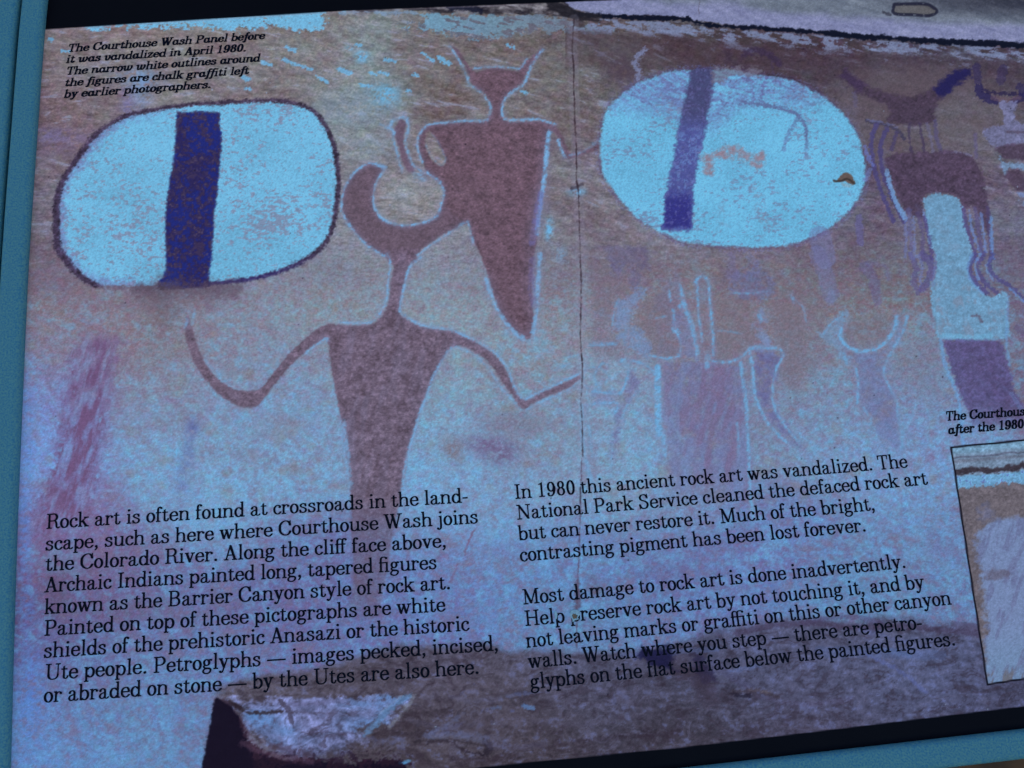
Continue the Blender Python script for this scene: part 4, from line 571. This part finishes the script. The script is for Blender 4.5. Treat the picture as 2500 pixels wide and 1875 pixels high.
# ---------- object helpers ----------
def new_obj(name, verts, faces, m, parent=None, label=None, kind=None):
    me = bpy.data.meshes.new(name); me.from_pydata([tuple(map(float, v)) for v in verts], [], faces); me.update()
    o = bpy.data.objects.new(name, me); COL.objects.link(o); me.materials.append(m)
    if parent: o.parent = parent
    if label: o['label'] = label
    if kind: o['kind'] = kind
    return o
sign = bpy.data.objects.new('interpretive_sign', None); COL.objects.link(sign); sign.matrix_world = SIGN
sign['label'] = 'tilted blue-framed trailside sign printed with rock art figures and two columns of text'; sign['category'] = 'sign'
# ---------- the printed sheet: one fine lattice, cut along what is printed on it ----------
UL, UR, VT, VB = -.018, .536, .302, -.134            # detailed area of the sheet
STEP = .00047
xs = np.concatenate([np.arange(UL, UR, STEP), UR+np.cumsum(STEP*1.28**np.arange(1, 15))]); xs = xs[xs < .62]
ys = np.arange(VB, VT, STEP)
GX, GY = np.meshgrid(xs, ys); PX, PY = to_pic(GX, GY)
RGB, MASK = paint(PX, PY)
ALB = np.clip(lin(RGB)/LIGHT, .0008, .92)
ids = np.zeros(GX.shape, np.int32); order = ['black_border', 'inset_photo', 'dark_rock', 'purple_block', 'pale_torso', 'dim_horned_figure', 'faded_figure', 'crescent_headed_figure', 'raised_arm', 'horned_figure', 'left_shield', 'left_band', 'right_shield', 'right_band']
for k, nm in enumerate(order): ids[MASK[nm]] = k+1
ids[(ids == 1) & (PY > 900)] = len(order)+1
fid = ids[:-1, :-1]; NX = len(xs)
J, I = np.nonzero(fid >= 0); quad = np.stack([J*NX+I, J*NX+I+1, (J+1)*NX+I+1, (J+1)*NX+I], 1); qid = fid.ravel()
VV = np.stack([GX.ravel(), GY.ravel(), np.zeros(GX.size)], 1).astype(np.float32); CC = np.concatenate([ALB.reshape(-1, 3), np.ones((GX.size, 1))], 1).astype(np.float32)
def sheet(name, k, parent, label=None):
    q = quad[qid == k]; used, inv = np.unique(q.ravel(), return_inverse=True)
    me = bpy.data.meshes.new(name); me.vertices.add(len(used)); me.vertices.foreach_set('co', VV[used].ravel())
    me.loops.add(len(inv)); me.loops.foreach_set('vertex_index', inv.astype(np.int32)); me.polygons.add(len(q)); me.polygons.foreach_set('loop_start', np.arange(len(q), dtype=np.int32)*4)
    me.update(calc_edges=True); ca = me.color_attributes.new('print', 'FLOAT_COLOR', 'POINT'); ca.data.foreach_set('color', CC[used].ravel())
    me.materials.append(mp); o = bpy.data.objects.new(name, me); COL.objects.link(o); o.parent = parent
    if label: o['label'] = label
    return o
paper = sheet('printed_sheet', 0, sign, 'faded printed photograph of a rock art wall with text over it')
for k, (nm, lb) in enumerate([('border_band', 'solid black band along the top of the print'), ('inset_photograph', 'small inset photograph with a thin black outline at the right'),
    ('rock_face', 'dark rock face at the bottom left of the print'), ('painted_block', 'purple block under the pale torso'), ('painted_torso', 'pale blue torso below the dim horned figure'),  # first entry is the dark rock face as printed
    ('painted_figure', 'dim brown figure with wide horns right of the right shield'), ('painted_figure', 'faded lilac figure with chalk outlines below the right shield'),
    ('painted_figure', 'brown figure with crescent head and outspread arms'), ('painted_arm', 'short raised brown forearm left of the horned figure'), ('painted_figure', 'brown horned figure with tapering body'),
    ('painted_shield', 'pale blue shield with dark outline at the left'), ('shield_band', 'dark blue vertical band on the left shield'), ('painted_shield', 'pale blue oval shield right of the crack'), ('shield_band', 'worn blue band on the right shield'), ('border_band', 'solid black band along the bottom of the print')]):
    sheet(nm, k+1, paper, lb)
# ---------- lettering ----------
GL = make_glyphs()
def italics(g):
    a = g['a'] = G(590); a.ring(250,228,200,240,20,340,38,17).v(430,60,450,40).c([(432,80),(440,30),(490,10),(540,60),(565,110)],24,15).c([(400,360),(370,420),(330,440)],18,14)
    f = g['f'] = G(340); f.c([(50,-170),(95,-195),(140,-160),(165,0),(190,300),(215,560),(250,680),(320,715),(370,690)],34,18).dot(362,670,42).dot(40,-150,42).h(60,320,449,16)
    v = g['v'] = G(520); v.c([(30,400),(80,450),(130,420),(140,300),(150,130),(190,20),(270,15),(380,110),(430,260),(420,380),(370,445)],30,16).dot(385,425,40)
    w = g['w'] = G(800); w.c([(30,400),(80,450),(130,420),(140,300),(150,130),(190,20),(260,15),(350,90),(400,200),(410,440)],30,16).c([(405,200),(420,60),(480,10),(560,30),(650,140),(700,280),(690,390),(640,445)],30,16).dot(655,425,40)
    b = g['n'] = G(620); b.v(122,0,XH-6).flag(122,XH,70).c([(140,330),(190,410),(280,455),(380,450),(440,400),(455,300),(455,120),(470,40),(520,10),(570,40),(600,110)],32,18)
    return g
IT = italics(make_glyphs())
for nm, rep in (('ff', 'ff'), ('fi', 'fi'), ('ffi', 'ffi'), ('fl', 'fl')): IT.pop(nm)
cache = {}
def glyph(ch, it):
    if (ch, it) not in cache:
        src = IT if it else GL
        loops = trace(*glyph_field(src[ch], 7.0, (60.0 if it else 25.0))) if src[ch].ops else []
        ar = [sum(L[i-1][0]*L[i][1]-L[i][0]*L[i-1][1] for i in range(len(L)))/2 for L in loops]
        big = ar[int(np.argmax(np.abs(ar)))] if loops else 0; outer = [k for k in range(len(loops)) if ar[k]*big > 0]; vs = []; tr = []
        for k in outer:                              # every outline is filled with the holes that lie in it
            A_ = np.array(loops[k]); grp = [k]+[j for j in range(len(loops)) if j not in outer and A_[:, 0].min() < loops[j][0][0] < A_[:, 0].max() and A_[:, 1].min() < loops[j][0][1] < A_[:, 1].max()]
            base = len(vs); tr += [tuple(base+v for v in t) for t in tessellate_polygon([[Vector((x, y, 0)) for x, y in loops[j]] for j in grp])]
            vs += [p for j in grp for p in loops[j]]
        V = np.array(vs, float).reshape(-1, 2)/1000
        if it and len(V): V[:, 0] += V[:, 1]*.24
        cache[(ch, it)] = (V, [tuple(t) for t in tr], src[ch].w/1000)
    return cache[(ch, it)]
def toks(s, it):
    out = []; i = 0
    while i < len(s):
        for k in ('ffi', 'ff', 'fi', 'fl'):
            if not it and s.startswith(k, i): out.append(k); i += len(k); break
        else: out.append(s[i]); i += 1
    return out
def text_line(s, x0, y0, x1, y1, em, it=False, natural=None):
    p0, p1 = to_plane([(x0, y0), (x1, y1)]); d = p1-p0; L = np.hypot(*d); ex = d/L; ey = np.array([-ex[1], ex[0]])
    G_ = [glyph(c, it) for c in toks(s, it)]; adv = [g[2]+(.012 if it else 0) for g in G_]; tot = sum(adv)-.03
    hs = L/tot; x = -.02; V = []; F = []
    for (v, t, _), a in zip(G_, adv):
        if len(v):
            k = len(V); P = p0+np.outer((v[:, 0]+x)*hs, ex)+np.outer(v[:, 1]*em*U, ey)
            V += [(p[0], p[1], .00015) for p in P]
            for q in t:
                a_, b_, c_ = P[q[0]], P[q[1]], P[q[2]]
                cr = (b_[0]-a_[0])*(c_[1]-a_[1])-(b_[1]-a_[1])*(c_[0]-a_[0])
                F.append((k+q[0], k+q[1], k+q[2]) if cr > 0 else (k+q[0], k+q[2], k+q[1]))
        x += a
    return new_obj('text_line', V, F, M_TEXT, paper)
BODY = [("Rock art is often found at crossroads in the land-",113,1291,1143,1226),("scape, such as here where Courthouse Wash joins",111,1344,1168,1277),("the Colorado River. Along the cliff face above,",111,1394,1091,1335.5),("Archaic Indians painted long, tapered figures",109,1446,1067,1388.5),
 ("known as the Barrier Canyon style of rock art.",109,1499,1101,1438),("Painted on top of these pictographs are white",108,1552,1088,1492),("shields of the prehistoric Anasazi or the historic",107,1606,1146,1539),("Ute people. Petroglyphs \u2014 images pecked, incised,",110,1660,1218,1587.5),("or abraded on stone \u2014 by the Utes are also here.",107,1715,1171,1644.5),
 ("In 1980 this ancient rock art was vandalized. The",1257,1218,2217,1141),("National Park Service cleaned the defaced rock art",1263,1268.5,2266,1182.8),("but can never restore it. Much of the bright,",1267,1319,2138,1245.5),("contrasting pigment has been lost forever.",1270.5,1371,2116,1297),
 ("Most damage to rock art is done inadvertently.",1278,1475.5,2213,1386),("Help preserve rock art by not touching it, and by",1283,1528,2258,1436),("not leaving marks or graffiti on this or other canyon",1286,1581,2324,1475.3),("walls. Watch where you step \u2014 there are petro-",1291,1631.6,2253,1534.5),("glyphs on the flat surface below the painted figures.",1296,1681.7,2334,1575.2)]
for s, x0, y0, x1, y1 in BODY: text_line(s, x0, y0, x1, y1, .975)
for s, x0, y0, x1, y1 in [("The Courthouse Wash Panel before",165,127,646,95),("it was vandalized in April 1980.",161,154,601,125.3),("The narrow white outlines around",161,183,634,150),("the figures are chalk graffiti left",158,211,607,180.4),("by earlier photographers.",156,239,515,214.5)]:
    text_line(s, x0, y0, x1, y1, .64, True)
text_line("The Courthouse Wash Panel", 2309, 1027, 2680, 1001.5, .64, True)
text_line("after the 1980 vandalism.", 2315, 1060, 2652, 1032, .64, True)
# ---------- a chip knocked out of the sheet at one letter ----------
def patch(name, pts, m, z, label=None):
    P = to_plane(pts); return new_obj(name, [(p[0], p[1], z) for p in P], [tuple(range(len(P)))[::-1]], m, paper, label)
def chip(name, pts, m, z, label=None):
    P = to_plane(pts); c = P.mean(0); k = len(P); V = [(p[0], p[1], .00005) for p in P]+[(c[0]+(p[0]-c[0])*.6, c[1]+(p[1]-c[1])*.6, z) for p in P]+[(c[0], c[1], z*1.15)]
    F = [(i, (i+1) % k, k+(i+1) % k, k+i) for i in range(k)]+[(k+i, k+(i+1) % k, 2*k) for i in range(k)]
    return new_obj(name, V, F, m, paper, label)
patch('scuff_mark', [(1391,1496),(1394,1490),(1405,1488),(1414,1491),(1416,1500),(1411,1507),(1413,1512),(1404,1514),(1398,1519),(1397,1511),(1392,1506)], M_BARE, .00028, 'pale scuff over the p of preserve')
patch('scuff_mark', [(1354,1494),(1358,1491),(1361,1500),(1359,1511),(1355,1513),(1353,1503)], M_BARE, .00028, 'narrow scuff on the p of Help')
chip('chipped_spot', [(1395,1501),(1399,1496),(1401,1499),(1405,1496),(1407,1500),(1412,1502),(1409,1507),(1410,1511),(1404,1511),(1400,1513),(1397,1509)], M_CHIP, .0006, 'small dark chip at the start of preserve')
# ---------- frame ----------
def rail(name, path, side, w0, w1, z0, z1, m, parent, label=None, bev=.0030):
    P = np.array(path, float); n = len(P); T_ = np.gradient(P, axis=0); T_ /= np.hypot(T_[:, 0], T_[:, 1])[:, None]; N = np.c_[-T_[:, 1], T_[:, 0]]*side
    q_ = [(a, bev) for a in (0, 18, 36, 54, 72, 90)]; prof = [(w0, z0)]+[(w0+bev*(1-math.cos(math.radians(a))), z1-bev*(1-math.sin(math.radians(a)))) for a, _ in q_]+[(w1-bev*(1-math.cos(math.radians(a))), z1-bev*(1-math.sin(math.radians(a)))) for a, _ in q_[::-1]]+[(w1, z0)]; k = len(prof)
    V = [(P[i][0]+N[i][0]*a, P[i][1]+N[i][1]*a, z) for i in range(n) for a, z in prof]; F = []
    for i in range(n-1):
        for j in range(k):
            a, b_ = i*k+j, i*k+(j+1) % k
            F.append((a, b_, b_+k, a+k) if side > 0 else (a, a+k, b_+k, b_))
    F += [tuple(range(k))[::-1], tuple(range((n-1)*k, n*k))]
    o = new_obj(name, V, F, m, parent, label)
    for f in o.data.polygons: f.use_smooth = len(f.vertices) == 4
    return o
lp = to_plane([(112, 60), (108, 105), (94, 300), (72, 625), (57, 950), (45, 1247), (35, 1560), (27, 1875)]); lp = spl(lp, 4)
lp = np.vstack([lp[0]+(lp[0]-lp[1])/np.hypot(*(lp[0]-lp[1]))*.06, lp, lp[-1]+(lp[-1]-lp[-2])/np.hypot(*(lp[-1]-lp[-2]))*.03])
bp_ = to_plane([(1660, 1875), (2500, 1778.5)]); dB_ = (bp_[1]-bp_[0])/np.hypot(*(bp_[1]-bp_[0]))
q0 = bp_[0]+dB_*((lp[-1][0]-.012-bp_[0][0])/dB_[0]); q1 = bp_[0]+dB_*((.60-bp_[0][0])/dB_[0])
rail('frame_rail', lp, -1, 0, .0128, -.004, .0045, M_FRAME, sign, 'blue painted metal rail along the left edge')
rail('outer_rail', lp, -1, .0146, .034, -.004, .0035, M_FRAME, sign, 'second blue metal strip left of a dark groove')
rail('frame_rail', np.array([q0, (q0+q1)/2, q1]), -1, 0, .0128, -.004, .0045, M_FRAME, sign, 'blue painted metal rail along the bottom edge')
tl = lp[0]; rail('frame_rail', np.array([(tl[0]-.0128, tl[1]-.004), (.3, tl[1]-.002), (.60, tl[1])]), 1, 0, .0128, -.004, .0045, M_FRAME, sign)
rail('frame_rail', np.array([(.60, tl[1]+.012), (.60, .1), (.60, q1[1]-.012)]), 1, 0, .0128, -.004, .0045, M_FRAME, sign)
def box(name, x0, x1, y0, y1, z0, z1, m, parent=None, label=None):
    V = [(x, y, z) for z in (z0, z1) for y in (y0, y1) for x in (x0, x1)]
    return new_obj(name, V, [(0, 2, 3, 1), (4, 5, 7, 6), (0, 1, 5, 4), (2, 6, 7, 3), (0, 4, 6, 2), (1, 3, 7, 5)], m, parent, label)
box('backing_plate', -.060, .612, q1[1]-.010, tl[1]+.02, -.012, -.0045, M_BACK, sign)
for x in (.04, .50):
    b_ = box('post', -.03, .03, -.03, .03, -.80, 0, M_POST, sign); b_.matrix_local = SIGN.inverted() @ Matrix.Translation((x-.23, .03, .80-.0))
# ---------- ground ----------
n_ = 60; gx = np.sign(np.linspace(-1, 1, n_))*np.abs(np.linspace(-1, 1, n_))**4*600; V = []
rg = np.random.RandomState(2)
for y in gx:
    for x in gx: V.append((x, y, 0 if abs(x) < .4 and abs(y) < .4 else float(rg.uniform(-.003, .003))*min(1, abs(x)+abs(y))))
F = [(j*n_+i, j*n_+i+1, (j+1)*n_+i+1, (j+1)*n_+i) for j in range(n_-1) for i in range(n_-1)]
new_obj('ground', V, F, M_DIRT, None, 'dry brown ground below the sign', 'structure')
